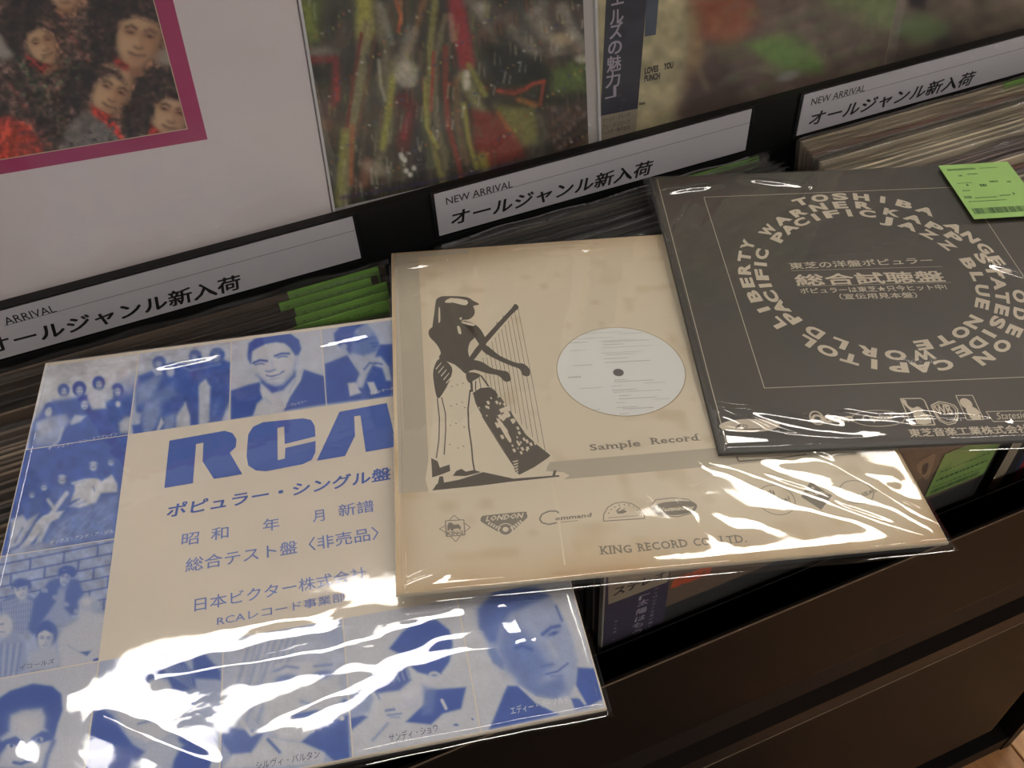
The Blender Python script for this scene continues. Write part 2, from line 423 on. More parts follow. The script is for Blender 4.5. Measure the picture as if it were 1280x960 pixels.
# ------------------------------------------------------------------ the record rack
ZT = EYE - .455                 # level of the packed record tops
rack = empty('record_rack', Matrix.Translation((.28, .26, 0)))
tag(rack, 'long dark brown and black stepped record rack holding all the upright records', 'rack')
def rpart(name, b, m, bev=0., label=None):
    x0, x1, y0, y1, z0, z1 = b
    v, f = box(x0 - .28, x1 - .28, y0 - .26, y1 - .26, z0, z1, bev)
    o = mesh_obj(name, v, f, m, rack)
    if label: o['label'] = label
    return o
def soft_panel(name, x0, x1, y, z0, z1, r, right, m):
    """front panel whose lower (and right) edge rolls back"""
    nx, nz = 60, 30
    xs = np.concatenate([np.linspace(x0, x1 - 1.3 * r, nx // 2), np.linspace(x1 - 1.3 * r, x1, nx // 2)[1:]]); zs = np.concatenate([np.linspace(z0, z0 + 1.3 * r, nz // 2), np.linspace(z0 + 1.3 * r, z1, nz // 2)[1:]])
    def off(d): d = np.clip(d, 0, r); return (1 - np.sqrt(np.clip(1 - (1 - d / r) ** 2, 0, 1))) * r * .8
    V = []
    for z in zs:
        for x in xs:
            o = off(z - z0); o2 = off(x1 - x) if right else 0
            V.append((x - .28, y + max(o, o2) - .26, z))
    n = len(xs); F = [(j * n + i, j * n + i + 1, (j + 1) * n + i + 1, (j + 1) * n + i) for j in range(len(zs) - 1) for i in range(n - 1)]
    b = len(V); V += [(x0 - .28, y + r - .26, z1), (x1 - .28, y + r - .26, z1), (x1 - .28, y + r - .26, z0), (x0 - .28, y + r - .26, z0)]
    t = (len(zs) - 1) * n
    F += [(t, t + n - 1, b + 1, b), (0, n - 1, b + 2, b + 3), (b, b + 1, b + 2, b + 3)]
    return mesh_obj(name, V, F, m, rack, smooth=False)
XL, XR = -.262, .842
soft_panel('front_panel', XL, XR, .235, EYE - .735, EYE - .5725, .022, False, BROWN)
rpart('panel_top_edge', (XL, XR, .2346, .2354, EYE - .5732, EYE - .5722), EDGE, label='thin pale top edge')
rpart('front_rail', (XL, XR, .2368, .2585, EYE - .76, EYE - .5725), BLACK, .001)
rpart('drawer_trim', (XL, XR, .247, .262, EYE - .866, EYE - .838), TRIM)
rpart('trim_highlight_line', (XL, XR, .2463, .249, EYE - .8672, EYE - .8660), EDGE, label='thin pale line painted as the edge highlight')  # pale strip: the highlight along the trim is put into the colour
soft_panel('drawer_front', XL, .787, .25, EYE - 1.302, EYE - .8675, .035, True, BROWN)
rpart('recess', (XL, XR, .285, .60, .03, EYE - .79), BLACK)
rpart('plinth', (XL, XR, .252, .60, 0, EYE - 1.375), BROWN)
rpart('side_panel', (XR - .004, XR + .014, .25, .98, 0, EYE - .56), BROWN)
rpart('side_panel', (XL - .014, XL, .25, .98, 0, EYE - .56), BROWN)
rpart('bin_floor', (XL, XR, .2585, .612, EYE - .80, EYE - .786), BLACK)
for a, b in ((XL, -.226), (.102, .140), (.4675, .4945), (.826, XR)):
    rpart('bin_divider', (a, b, .286, .612, EYE - .786, EYE - .50), BLACK, .001)
rpart('back_board', (XL, XR, .614, .6225, EYE - .80, EYE - .4215), BLACK)
rpart('upper_shelf', (XL, XR, .6225, .98, EYE - .495, EYE - .480), BLACK)
rpart('rear_board', (XL, XR, .96, .98, EYE - .56, EYE + .02), BLACK)

# ------------------------------------------------------------------ sign strips
CARD = mat('sign_card', srgb(205, 203, 210), .6)
INKB = mat('black_ink', srgb(26, 24, 26), .5)
PLAS = film('holder_film', bump=.05, scale=14, gain=.6, milky=.0, rough=.05)
RIM = mat('holder_rim', srgb(34, 33, 36), .25)
def sign(x0, x1, lab):
    S = Sheet((x0, .611, EYE - .4215), (1, 0, 0), (0, 0, -1)); h = .0445; W = x1 - x0
    t = empty('sign_strip', S.M); tag(t, lab, 'sign', 'new arrival sign strips')
    v, f = box(-.002, W + .002, -h - .0016, .0005, -.0022, -.0008, .0004); mesh_obj('holder', v, f, RIM, t, label=None) if False else mesh_obj('holder', v, f, RIM, t)
    v, f = box(0.0015, W - .0015, -h + .0012, -.0012, -.0008, 0); mesh_obj('card', v, f, CARD, t)
    # positions measured once on the middle strip
    M = SIGNREF
    g = Ink()
    g.text('NEW ARRIVAL', M['n0'], M['n1'], M['nh'], bold=.005, res=2)
    g.text('オールジャンル新入荷', M['o0'], M['o1'], M['oh'], res=2, shear=.16, strike=.028)
    g.line((.0335, -.0145), (W - .002, -.0145), .00035)
    g.build('lettering', t, INKB, z=.00012)
    n = 40; V = []; rr = np.random.RandomState(int(x0 * 1000) + 500)
    for j in range(7):
        for i in range(n + 1):
            x = -.001 + (W + .002) * i / n; y = 0.001 - (h + .002) * j / 6
            V.append((x, y, .0009 + .0006 * math.sin(i * .55 + j * 1.2 + x0 * 20) * math.sin(i * .17 + 1)))
    F = [(j * (n + 1) + i, (j + 1) * (n + 1) + i, (j + 1) * (n + 1) + i + 1, j * (n + 1) + i + 1) for j in range(6) for i in range(n)]
    mesh_obj('clear_cover', V, F, PLAS, t, smooth=True)
_S = Sheet((.1545, .611, EYE - .4215), (1, 0, 0), (0, 0, -1))
SIGNREF = dict(n0=_S.loc((558, 256)), n1=_S.loc((641, 234)), nh=.0072, o0=_S.loc((564, 281)), o1=_S.loc((813, 216)), oh=.0135)
sign(-.2195, .0876, 'white new arrival sign strip under the white cover with the magenta bordered picture, leftmost strip')
sign(.1545, .461, 'white new arrival sign strip under the abstract painting cover, middle strip with crinkled film')
sign(.514, .821, 'white new arrival sign strip at the upper right under the beige and brown covers')

# ------------------------------------------------------------------ packed records, every one its own thing
FILM1 = film('left_bin_film', bump=.15, scale=26, rough=.06, gain=1.6, milky=.02, stretch=(.3, 1, 3))
FILM2 = film('record_bag_film', bump=.35, scale=26, rough=.04, gain=4.0, milky=.05, stretch=(.5, 1, 3))
TAG = mat('green_tag_paper', srgb(120, 166, 78), .6, noise=.08, scale=60)
def jacket_mesh(name, col, col2, th):
    m = mat('jacket_' + name, col, .7, noise=0, col2=col2, scale=5, stretch=(1, 1, 1))
    v, f = box(0, .313, -th / 2, th / 2, 0, .313, .0005)
    me = bpy.data.meshes.new('jacket'); me.from_pydata(v, [], f); me.materials.append(m); return me
def cover_mesh(seed, amp, rise, bend=0.):
    rr = np.random.RandomState(seed); n = 44; V = []; F = []
    ph = rr.rand(6) * 6.28
    for side in (-1, 1):
        b = len(V)
        for j in range(6):
            z = (.285, .300, .3135, .3135 + rise * .35, .3135 + rise * .7, .3135 + rise)[j]; k = max(0, j - 2) / 3
            for i in range(n + 1):
                x = -.004 + .321 * i / n
                wv = math.sin(x * 62 + ph[0]) * .5 + math.sin(x * 131 + ph[1]) * .3 + math.sin(x * 23 + ph[2]) * .6
                wz = math.sin(x * 48 + ph[3]) * .4 + math.sin(x * 97 + ph[4]) * .4
                V.append((x, side * .0021 * (1 - .5 * k) + wv * amp * k - bend * k * k * (1.1 + .3 * side + .35 * math.sin(x * 37 + ph[5])), z + wz * .0022 * k - bend * .45 * k * k))
        F += [(b + j * (n + 1) + i, b + j * (n + 1) + i + 1, b + (j + 1) * (n + 1) + i + 1, b + (j + 1) * (n + 1) + i) for j in range(5) for i in range(n)]
    me = bpy.data.meshes.new('plastic_cover'); me.from_pydata(V, [], F); me.materials.append(FILM2 if bend else FILM1)
    me.polygons.foreach_set('use_smooth', [True] * len(F)); return me
v, f = box(.232, .307, -.0034, -.0028, .262, .3155)
tagm = bpy.data.meshes.new('price_tag'); tagm.from_pydata(v, [], f); tagm.materials.append(TAG)
_g = Ink()
for k, (t, y, h) in enumerate((('オールジャンル ロック', .309, .0022), ('USED LP', .305, .0026), ('1,080', .2995, .003))):
    _g.text(t, (.236, y), (.236 + (.058, .02, .03)[k], y), h, res=1)
prn = bpy.data.meshes.new('tag_print'); prn.from_pydata([(p[0], -.00355, p[1]) for p in _g.V], [], [tuple(int(i) for i in q) for q in _g.F]); prn.materials.append(mat('tag_ink', srgb(50, 78, 34), .6))
P1 = [('umber', (88, 70, 56), (56, 46, 38)), ('walnut', (122, 102, 84), (78, 64, 54)), ('soot', (44, 38, 35), (30, 28, 26)), ('taupe', (156, 138, 116), (108, 94, 78)), ('clay', (132, 108, 86), (86, 70, 58))]
P2 = [('slate', (72, 70, 66), (48, 46, 44)), ('stone', (122, 114, 102), (86, 80, 72)), ('char', (40, 38, 38), (30, 28, 28))]
P3 = [('cream', (226, 212, 184), (180, 164, 138)), ('brick', (196, 50, 48), (176, 150, 126)), ('ash', (150, 138, 126), (100, 92, 84)), ('mauve', (128, 108, 106), (96, 82, 80)), ('linen', (206, 192, 166), (150, 138, 118)), ('plum', (62, 54, 64), (48, 42, 50)), ('olive', (128, 122, 78), (90, 84, 62))]
JM = {}
for p in (P1, P2, P3):
    for n, a, b in p:
        if n not in JM: JM[n] = jacket_mesh(n, srgb(*a), srgb(*b), .0032)
CM = [cover_mesh(i, .0006, .005) for i in range(4)]; CM2 = [cover_mesh(i + 10, .0010, .008, .006) for i in range(5)]; CM3 = [cover_mesh(i + 30, .0008, .006, .003) for i in range(5)]
def record(x, ytop, ztop, lean, jm, cm, label, group, tagged=False):
    c = math.cos(lean); s = math.sin(lean)
    t = empty('record_sleeve', Matrix.Translation((x, ytop - .313 * s, ztop - .313 * c)) @ Matrix.Rotation(-lean, 4, 'X'))
    tag(t, label, 'record', group)
    for n, me in (('jacket', jm), ('plastic_cover', cm)):
        o = bpy.data.objects.new(n, me); COL.objects.link(o); o.parent = t
    if tagged:
        o = bpy.data.objects.new('price_tag', tagm); COL.objects.link(o); o.parent = t; o['label'] = 'green price tag'
        q = bpy.data.objects.new('tag_print', prn); COL.objects.link(q); q.parent = o
    return t
ORD = ('rearmost', 'second rearmost', 'middle', 'second foremost', 'foremost')
HUE = dict(umber='dark brown', walnut='mid brown', soot='near black', taupe='taupe', clay='reddish brown', slate='slate grey', stone='stone grey', char='charcoal', cream='cream', brick='brick red', ash='ash grey', mauve='mauve', linen='linen white', plum='dark plum', olive='olive')
def fill(x, ys, pal, wts, cms, lab, grp, tags=(), taglab='', taggrp='', dz=.005):
    n = len(ys)
    for i, y in enumerate(ys):
        k = (y - .27) / .33; lean = math.radians(.5 + 9.5 * max(0, k)); tg = i in tags
        jn = pal[RS.choice(len(pal), p=wts)][0]
        record(x + RS.uniform(-.003, .003) + (.0 if not tg else (0, .003, -.004, .002, -.002)[i % 5]), y, ZT - (.001 + RS.uniform(0, dz) if not tg else .002), lean,
               JM[jn], cms[RS.randint(len(cms))], (taglab % ORD[n - 1 - i] if '%' in taglab else taglab) if tg else HUE.get(jn, 'grey') + lab, taggrp if tg else grp, tg)
ys1 = list(np.arange(.284, .528, .0056)) + [.5395, .5505, .5615, .5725, .583]
n1 = len(ys1)
fill(-.2175, ys1, P1, [.28, .24, .2, .14, .14], CM, ' edged record packed upright in the left bin, only its top showing', 'records packed in the left bin',
     tags=range(n1 - 5, n1), taglab='record at the back of the left bin, %s of its five green price tags', taggrp='green tagged records at the back of the left bin')
ys2 = list(np.arange(.278, .590, .0058))
fill(.1472, ys2, P2, [.4, .3, .3], CM2, ' edged record in crinkled film packed upright in the middle bin', 'records packed in the middle bin',
     tags=(len(ys2) - 1,), taglab='upright record with a green price tag at the back right of the middle bin', taggrp='green tagged record of the middle bin')
ys3 = list(np.arange(.312, .592, .0058))
fill(.5035, ys3, P3, [.26, .1, .12, .14, .22, .06, .1], CM3, ' edged record in clear film packed upright in the right bin', 'records packed in the right bin',
     tags=(len(ys3) - 1,), taglab='upright record with a green price tag at the back right corner of the right bin', taggrp='green tagged record of the right bin', dz=.009)

# ------------------------------------------------------------------ sample sleeves lying on the packed records
def rect(x0, y0, x1, y1): return [(x0, -y0), (x1, -y0), (x1, -y1), (x0, -y1)]
def mapper(sheet, x0, y0, k):
    return lambda x, y: tuple(sheet.loc((x0 + x / k, y0 + y / k)))
KR, KK, KT = 1.025, 1.005, .960
SR = pose_sheet([[0.9806737154763092, 0.19562747323949967, 0.002992572107710853], [-0.1424414530285766, 0.7034014035416566, 0.696374107757271], [0.1341249277092026, -0.6833420499351378, 0.7176727294229903]], [-0.32361153279896826, -0.014763148466316434, 0.6209885189589847], KR)
SK = pose_sheet([[0.9945899875711911, 0.10343903199328626, 0.009545851634600776], [-0.07943346430681263, 0.6981031761111796, 0.7115773185337638], [0.06694087967270995, -0.7084859364615329, 0.702542949907597]], [-0.09636775686822245, -0.1046113932168311, 0.7147877032888369], KK)
ST = pose_sheet([[0.9990326035186412, 0.03898900843720348, 0.02033996872783035], [-0.04234199610860253, 0.7279446665480934, 0.6843272008401566], [0.011874867254185597, -0.6845264199906886, 0.7288913278825773]], [0.12238850786584195, -0.18429034692037885, 0.7995689586270078], KT)

# ---- blue photo sleeve
W = .3155 * KR
rca = empty('test_record_sleeve', SR.M)
tag(rca, 'blue and cream sample record sleeve printed with blue portrait photos around large letters', 'record')
CREAM = mat('cream_card', srgb(212, 202, 187), .5, noise=.04, scale=18, grain=.1)
slab('jacket', rect(0, 0, W, W), rca, CREAM)
BLUE = mat('blue_ink', srgb(48, 86, 170), .45)
BLUE2 = mat('blue_text_ink', srgb(96, 120, 188), .45)
PM = print_mat('photo_print')
DEEP = np.array([44., 76., 158.]); MIDB = np.array([128., 146., 190.]); LITE = np.array([212., 209., 204.])
def duo(t):
    t = float(t); return DEEP * (1 - 2 * t) + MIDB * 2 * t if t < .5 else MIDB * (2 - 2 * t) + LITE * (2 * t - 1)
U = KR
def panel(u0, v0, u1, v1, base, step=.00062):
    g = .00035
    p = Paint(SR, rect(u0 * U + g, v0 * U + g, u1 * U - g, v1 * U - g), step, duo(base)); p.ramp = duo
    return p
def done(p, crop_txt=None): p.noise(.05, 3.0, 5); return p.build('photo_print', rca, PM)
C1, C2, C3, C4 = .0632, .1264, .1892, .2516
R1, R2, R3 = .0803, .1612, .2388; E_ = .3150
# group of six outdoors
p = panel(.0005, .0035, C1, R1, .86).crop(0, 420, 6.4)
p.P([(215, 945), (260, 700), (360, 560), (420, 520), (560, 500), (700, 470), (860, 520), (930, 460), (1090, 400), (1110, 960)], .12, 26)
p.P([(900, 380), (1110, 300), (1110, 480), (980, 470)], .55, 40, .7)
for cx, cy, r in ((510, 440, 42), (635, 430, 50), (790, 385, 46), (675, 545, 52), (395, 590, 38), (940, 440, 44)):
    p.E(cx, cy - 8, r * 1.1, r * 1.2, .05, 10); p.E(cx + 2, cy + 8, r * .55, r * .72, .75, 10); p.E(cx - 8, cy, 5, 4, .2, 4); p.E(cx + 14, cy, 5, 4, .2, 4)
    p.S([(cx - 8, cy + 26), (cx + 12, cy + 26)], 4, .25, 4)
p.P([(700, 450), (760, 430), (840, 450), (850, 580), (740, 590), (700, 520)], .82, 16)
p.P([(840, 400), (910, 430), (900, 500), (850, 520)], .78, 16)
p.P([(290, 690), (420, 640), (530, 625), (560, 680), (470, 800), (430, 900), (270, 880), (280, 760)], .6, 22).P([(300, 700), (400, 660), (420, 760), (320, 800)], .8, 30, .6)
p.E(385, 615, 26, 32, .8, 12).E(945, 545, 20, 24, .85, 10)
p.P([(560, 690), (600, 630), (690, 640), (640, 690), (570, 715)], .75, 14).P([(950, 700), (1000, 650), (1080, 640), (1040, 780), (960, 775)], .8, 20)
p.S([(500, 740), (470, 830), (415, 900)], 26, .72, 10)
p.P([(240, 880), (420, 860), (400, 960), (220, 960)], .3, 30).noise(.14, 60, 3)
done(p)
# four men standing
p = panel(C1, .0035, C2, R1, .78).crop(160, 400, 6)
p.P([(80, 420), (180, 380), (240, 400), (330, 320), (420, 330), (480, 330), (560, 320), (640, 310), (720, 300), (770, 320), (768, 590), (700, 760), (610, 770), (600, 560), (585, 450), (540, 480), (530, 800), (465, 800), (430, 620), (360, 720), (355, 830), (220, 850), (170, 860), (100, 860), (60, 700), (60, 520)], .07, 16)
p.P([(60, 500), (200, 420), (250, 430), (180, 600), (60, 640)], .5, 30).P([(190, 560), (340, 470), (360, 560), (240, 640), (150, 640)], .42, 40, .8)
p.P([(130, 620), (230, 600), (250, 690), (180, 850), (110, 860), (110, 700)], .48, 26).P([(270, 730), (350, 700), (350, 830), (270, 840)], .5, 24)
p.P([(205, 850), (250, 730), (270, 770), (235, 830)], .85, 8).P([(370, 820), (430, 620), (465, 720), (465, 800)], .8, 10).P([(540, 790), (530, 500), (580, 450), (620, 500), (605, 760)], .78, 12)
p.P([(620, 760), (640, 640), (670, 600), (690, 640), (650, 740)], .3, 30, .6)
p.P([(30, 690), (100, 700), (90, 790), (30, 780)], .7, 20).P([(30, 790), (100, 780), (110, 860), (40, 860)], .1, 12)
for cx, cy, r in ((235, 320, 50), (505, 270, 46), (670, 262, 56), (320, 370, 44)):
    p.E(cx, cy, r, r * .95, .06, 12); p.E(cx - 6, cy + 18, r * .5, r * .6, .6, 14)
p.E(320, 385, 28, 40, .72, 12).S([(350, 330), (470, 380), (600, 350), (690, 330)], 16, .5, 10, .6).P([(180, 380), (240, 370), (260, 410), (210, 420)], .7, 14)
p.noise(.12, 50, 9); done(p)
# smiling man with open collar
p = panel(C2, .0035, C3, R1, .8).crop(280, 395, 5.818)
p.P([(50, 545), (180, 500), (270, 480), (300, 560), (330, 700), (240, 720), (50, 760)], .04, 12)
p.P([(580, 390), (640, 410), (730, 440), (745, 640), (430, 690), (480, 570)], .04, 12)
p.P([(265, 480), (310, 520), (370, 600), (470, 540), (540, 440), (580, 390), (560, 470), (480, 590), (430, 700), (210, 730), (240, 640), (280, 600), (262, 545)], .84, 9)
p.P([(275, 490), (350, 560), (430, 540), (520, 440), (520, 380), (260, 440)], .05, 12)
p.P([(200, 250), (260, 200), (420, 190), (480, 220), (545, 290), (530, 380), (490, 440), (430, 500), (370, 512), (310, 490), (240, 430), (205, 350)], .84, 9)
p.P([(170, 290), (180, 200), (240, 155), (400, 122), (480, 128), (545, 175), (562, 240), (540, 290), (520, 290), (480, 230), (440, 198), (380, 190), (300, 205), (230, 240), (205, 260), (195, 350), (172, 310)], .05, 10)
p.S([(215, 342), (260, 322), (312, 328)], 15, .06, 7).S([(228, 356), (262, 346), (292, 350)], 8, .15, 6)
p.S([(370, 292), (420, 274), (472, 274)], 15, .06, 7).S([(392, 304), (425, 294), (458, 296)], 9, .15, 6)
p.S([(305, 400), (330, 406), (372, 390)], 9, .3, 8).S([(345, 330), (352, 380)], 12, .6, 16, .6)
p.S([(310, 432), (345, 440), (400, 424), (436, 402)], 9, .15, 6).S([(322, 428), (400, 414)], 9, .97, 6, .9).S([(340, 462), (400, 448)], 7, .5, 12, .7)
p.S([(240, 430), (330, 500), (420, 500), (500, 420), (525, 330)], 14, .35, 22, .7).E(535, 320, 14, 34, .7, 8).S([(470, 560), (520, 470)], 8, .5, 10, .7)
p.S([(240, 640), (300, 600), (340, 640)], 8, .6, 10, .6).noise(.05, 60, 4); done(p)
# man with folded hands
p = panel(C3, .0035, C4, R1, .72).crop(280, 395, 5.818)
p.P([(735, 350), (900, 285), (980, 400), (1100, 300), (1130, 210), (1300, 200), (1400, 560), (740, 640)], .04, 12)
p.P([(900, 200), (940, 130), (1030, 60), (1090, 120), (1120, 170), (1135, 230), (1100, 262), (1010, 290), (905, 262)], .3, 16)
p.P([(800, 130), (850, 75), (960, 50), (1030, 52), (960, 100), (930, 170), (920, 280), (880, 230), (840, 220), (805, 180)], .06, 12)
p.P([(1030, 62), (1085, 120), (1040, 150), (960, 170), (970, 110)], .62, 16, .8).S([(960, 190), (1020, 165), (1040, 165)], 10, .08, 8).S([(1070, 200), (1120, 196)], 9, .1, 8).S([(1080, 226), (1115, 216)], 8, .08, 7).E(872, 222, 24, 22, .6, 10)
p.P([(900, 285), (930, 300), (980, 400), (970, 330), (1060, 300), (1140, 295), (1200, 370), (1220, 470), (1180, 470), (1150, 380), (1080, 360), (1040, 440), (1010, 520), (950, 530), (900, 490), (960, 480), (985, 420)], .75, 12)
p.P([(900, 490), (950, 490), (1000, 560), (915, 585)], .85, 8).P([(1040, 480), (1090, 480), (1125, 560), (1075, 575)], .85, 8).S([(1020, 390), (1060, 340), (1100, 350)], 10, .15, 8).S([(1100, 340), (1150, 352)], 10, .15, 8).S([(1050, 420), (1070, 400), (1100, 420)], 9, .2, 8)
p.noise(.06, 60, 8); done(p)
p = panel(C4, .0035, .3150, R1, .7, .0015); p.P([(550, 480), (640, 440), (700, 520), (560, 520)], .1, 20).noise(.2, 30, 3); done(p)
# five people on a grassy bank
p = panel(.0005, R1, C1, R2, .1).crop(0, 550, 6)
p.P([(480, 560), (640, 500), (760, 440), (900, 400), (860, 740), (300, 830), (380, 640)], .36, 40).P([(380, 760), (480, 640), (480, 740)], .6, 30, .6)
for i in range(26):
    a = (400 + (i * 97) % 440, 560 + (i * 53) % 180); p.S([a, (a[0] + 50, a[1] - 30 - (i * 7) % 25)], 6, .62 if i % 3 else .2, 8, .5)
for cx, cy, r in ((240, 410, 24), (330, 352, 28), (465, 300, 34), (700, 200, 34), (832, 165, 26)):
    p.E(cx, cy, r * 1.2, r * 1.1, .2, 12, 0, .8); p.E(cx, cy + 6, r * .75, r * .8, .78, 10); p.S([(cx - 10, cy + 4), (cx - 4, cy + 4)], 5, .2, 4); p.S([(cx + 6, cy + 4), (cx + 13, cy + 4)], 5, .2, 4)
    p.E(cx + 2, cy - r * .75, r * .8, r * .4, .3 if r < 30 else .75, 8)
p.P([(160, 480), (260, 440), (320, 430), (340, 540), (200, 590)], .18, 14).P([(380, 380), (440, 340), (560, 350), (520, 460), (500, 520), (360, 560)], .2, 14)
p.S([(500, 400), (440, 480), (390, 550)], 34, .82, 10).S([(360, 450), (410, 520)], 26, .8, 10)
p.P([(320, 570), (400, 540), (480, 530), (440, 590), (370, 620), (170, 850), (110, 850), (200, 740), (270, 620)], .84, 10).P([(330, 620), (390, 600), (310, 770), (260, 790)], .78, 12)
p.P([(80, 600), (170, 560), (200, 600), (290, 550), (240, 640), (150, 780), (60, 830), (80, 700)], .76, 16).S([(170, 660), (110, 770)], 10, .25, 10, .8)
p.P([(560, 330), (650, 290), (720, 270), (760, 310), (840, 260), (880, 330), (880, 390), (760, 400), (720, 470), (600, 510), (520, 500), (600, 440), (530, 460), (560, 380)], .86, 12)
p.S([(545, 325), (640, 300)], 20, .75, 10).S([(700, 350), (710, 385)], 8, .4, 6).P([(640, 240), (700, 240), (740, 290), (640, 280)], .12, 12).S([(540, 500), (640, 460)], 10, .3, 12, .7)
p.P([(20, 880), (100, 820), (300, 770), (420, 790), (300, 840)], .62, 20).noise(.14, 50, 2); done(p)
# group in front of a brick wall
p = panel(.0005, R2, C1, R3, .62).crop(0, 670, 5.333)
for i in range(6):
    y0 = 190 + i * 74 - 55
    p.S([(0, y0 + 58), (760, y0 - 96)], 9, .15, 5)
    for j in range(5):
        x = -20 + j * 225 + (110 if i % 2 else 0) - i * 14; y = y0 + 58 - .2 * x
        p.S([(x, y), (x - 6, y + 66)], 13, .2, 6)
p.noise(.16, 45, 6)
p.P([(0, 440), (60, 400), (180, 380), (240, 430), (220, 640), (60, 650), (0, 520)], .35, 14)
for i in range(14): p.S([(20 + i * 16, 410 + abs(7 - i) * 5), (28 + i * 15, 640)], 6, .78, 4, .85)
p.P([(230, 420), (330, 300), (390, 280), (520, 290), (560, 380), (520, 520), (420, 540), (330, 560), (220, 660), (190, 620)], .18, 14)
for i in range(22): a = (240 + (i * 71) % 290, 320 + (i * 47) % 190); p.E(a[0], a[1], 9, 13, .6, 7, 30, .7)
p.P([(390, 350), (440, 340), (430, 480), (500, 560), (400, 600), (330, 560), (250, 610), (330, 500), (370, 440)], .58, 14)
p.E(145, 335, 66, 52, .12, 10).face(140, 365, 46, 56, .86, .2, .6, -12, .05, 0)
p.P([(80, 330), (130, 290), (200, 310), (180, 330), (110, 350)], .12, 8)
p.E(450, 240, 62, 42, .08, 10).face(432, 280, 36, 52, .74, .12, .45, 10)
p.P([(395, 270), (400, 230), (450, 225), (500, 235), (495, 275), (440, 250)], .08, 8)
p.E(310, 650, 74, 86, .12, 12).face(300, 690, 52, 66, .84, .2, .6, 4, .05, 0); p.P([(240, 660), (250, 610), (300, 590), (350, 610), (350, 650), (300, 625)], .12, 8)
p.E(30, 600, 54, 80, .82, 14).S([(5, 590), (25, 585)], 7, .3, 6).S([(0, 640), (30, 640)], 6, .4, 6)
p.P([(0, 700), (100, 640), (170, 700), (170, 900), (0, 960)], .55, 20)
for i in range(7): p.S([(10 + i * 22, 720), (i * 18, 930)], 7, .78 if i % 2 else .25, 7, .7)
p.P([(390, 680), (420, 620), (520, 560), (530, 480), (640, 470), (640, 515), (710, 525), (690, 860), (400, 880)], .8, 16)
p.E(590, 450, 70, 54, .72, 14).E(580, 440, 30, 24, .85, 14).E(630, 480, 26, 40, .6, 12, 0, .7)
p.P([(200, 780), (360, 730), (400, 860), (180, 900)], .72, 18).P([(530, 775), (610, 765), (580, 800)], .15, 6).S([(450, 730), (560, 790)], 7, .55, 8, .7).P([(625, 820), (665, 810), (660, 840), (620, 842)], .12, 5)
done(p)
# close-up of a man's face
p = panel(.0005, R3, C1, E_, .8).crop(0, 800, 4.571)
p.P([(-60, 420), (0, 330), (60, 290), (190, 250), (300, 265), (350, 310), (358, 400), (330, 480), (300, 600), (255, 740), (-80, 760)], .05, 10)
p.P([(60, 430), (130, 400), (240, 390), (262, 440), (255, 500), (300, 560), (290, 640), (250, 740), (-40, 740), (20, 620), (0, 560), (50, 520)], .78, 20)
p.P([(180, 560), (240, 520), (305, 530), (300, 570), (230, 590), (170, 580)], .1, 9).P([(30, 570), (90, 550), (130, 575), (110, 605), (50, 600), (0, 640), (-20, 600)], .1, 9)
p.E(225, 568, 22, 13, .8, 5).E(222, 570, 11, 11, .02, 4).E(60, 606, 22, 11, .78, 5).E(66, 605, 10, 10, .02, 4)
p.S([(80, 700), (120, 708), (182, 684)], 16, .12, 8).S([(150, 600), (170, 660)], 14, .55, 14, .6).S([(255, 730), (270, 660), (310, 580)], 20, .2, 16, .8)
p.E(150, 470, 70, 40, .9, 50, 0, .6); done(p)
# fair young man and dark jacket
p = panel(C1, R3, C2, E_, .66).crop(0, 800, 4.571)
p.P([(745, 100), (1050, 40), (1050, 140), (750, 170)], .12, 10).P([(1100, 100), (1170, 80), (1260, 180), (1260, 230), (1110, 220)], .1, 12).P([(1150, 20), (1260, 0), (1260, 50), (1180, 50)], .15, 10).P([(1110, 240), (1240, 230), (1260, 330), (1140, 330)], .62, 16)
p.P([(550, 370), (640, 430), (700, 520), (760, 600), (830, 640), (700, 760), (480, 760), (510, 520)], .07, 12).P([(1020, 560), (1240, 540), (1215, 700), (1180, 760), (980, 760)], .06, 12).P([(1220, 610), (1250, 610), (1250, 730), (1200, 730)], .8, 6)
p.P([(690, 330), (770, 280), (900, 220), (1000, 260), (1060, 360), (1020, 480), (940, 560), (840, 590), (740, 540), (670, 430)], .82, 14)
p.P([(670, 310), (690, 220), (760, 160), (860, 130), (960, 90), (1050, 120), (1110, 200), (1120, 280), (1060, 300), (1000, 310), (960, 220), (900, 210), (800, 260), (730, 300)], .12, 12)
for i in range(9): p.S([(880 + i * 24, 110 + i * 6), (960 + i * 18, 190 + i * 12)], 9, .7, 8, .55)
p.S([(860, 310), (930, 290)], 8, .25, 6).E(890, 326, 26, 9, .2, 5).S([(860, 340), (920, 330)], 5, .3, 5).S([(1040, 320), (1110, 300)], 40, .65, 20).E(1090, 350, 24, 22, .25, 10)
p.P([(1000, 560), (1050, 600), (980, 700), (900, 740), (800, 700), (850, 600)], .74, 16).S([(790, 480), (860, 462)], 9, .3, 7); done(p)
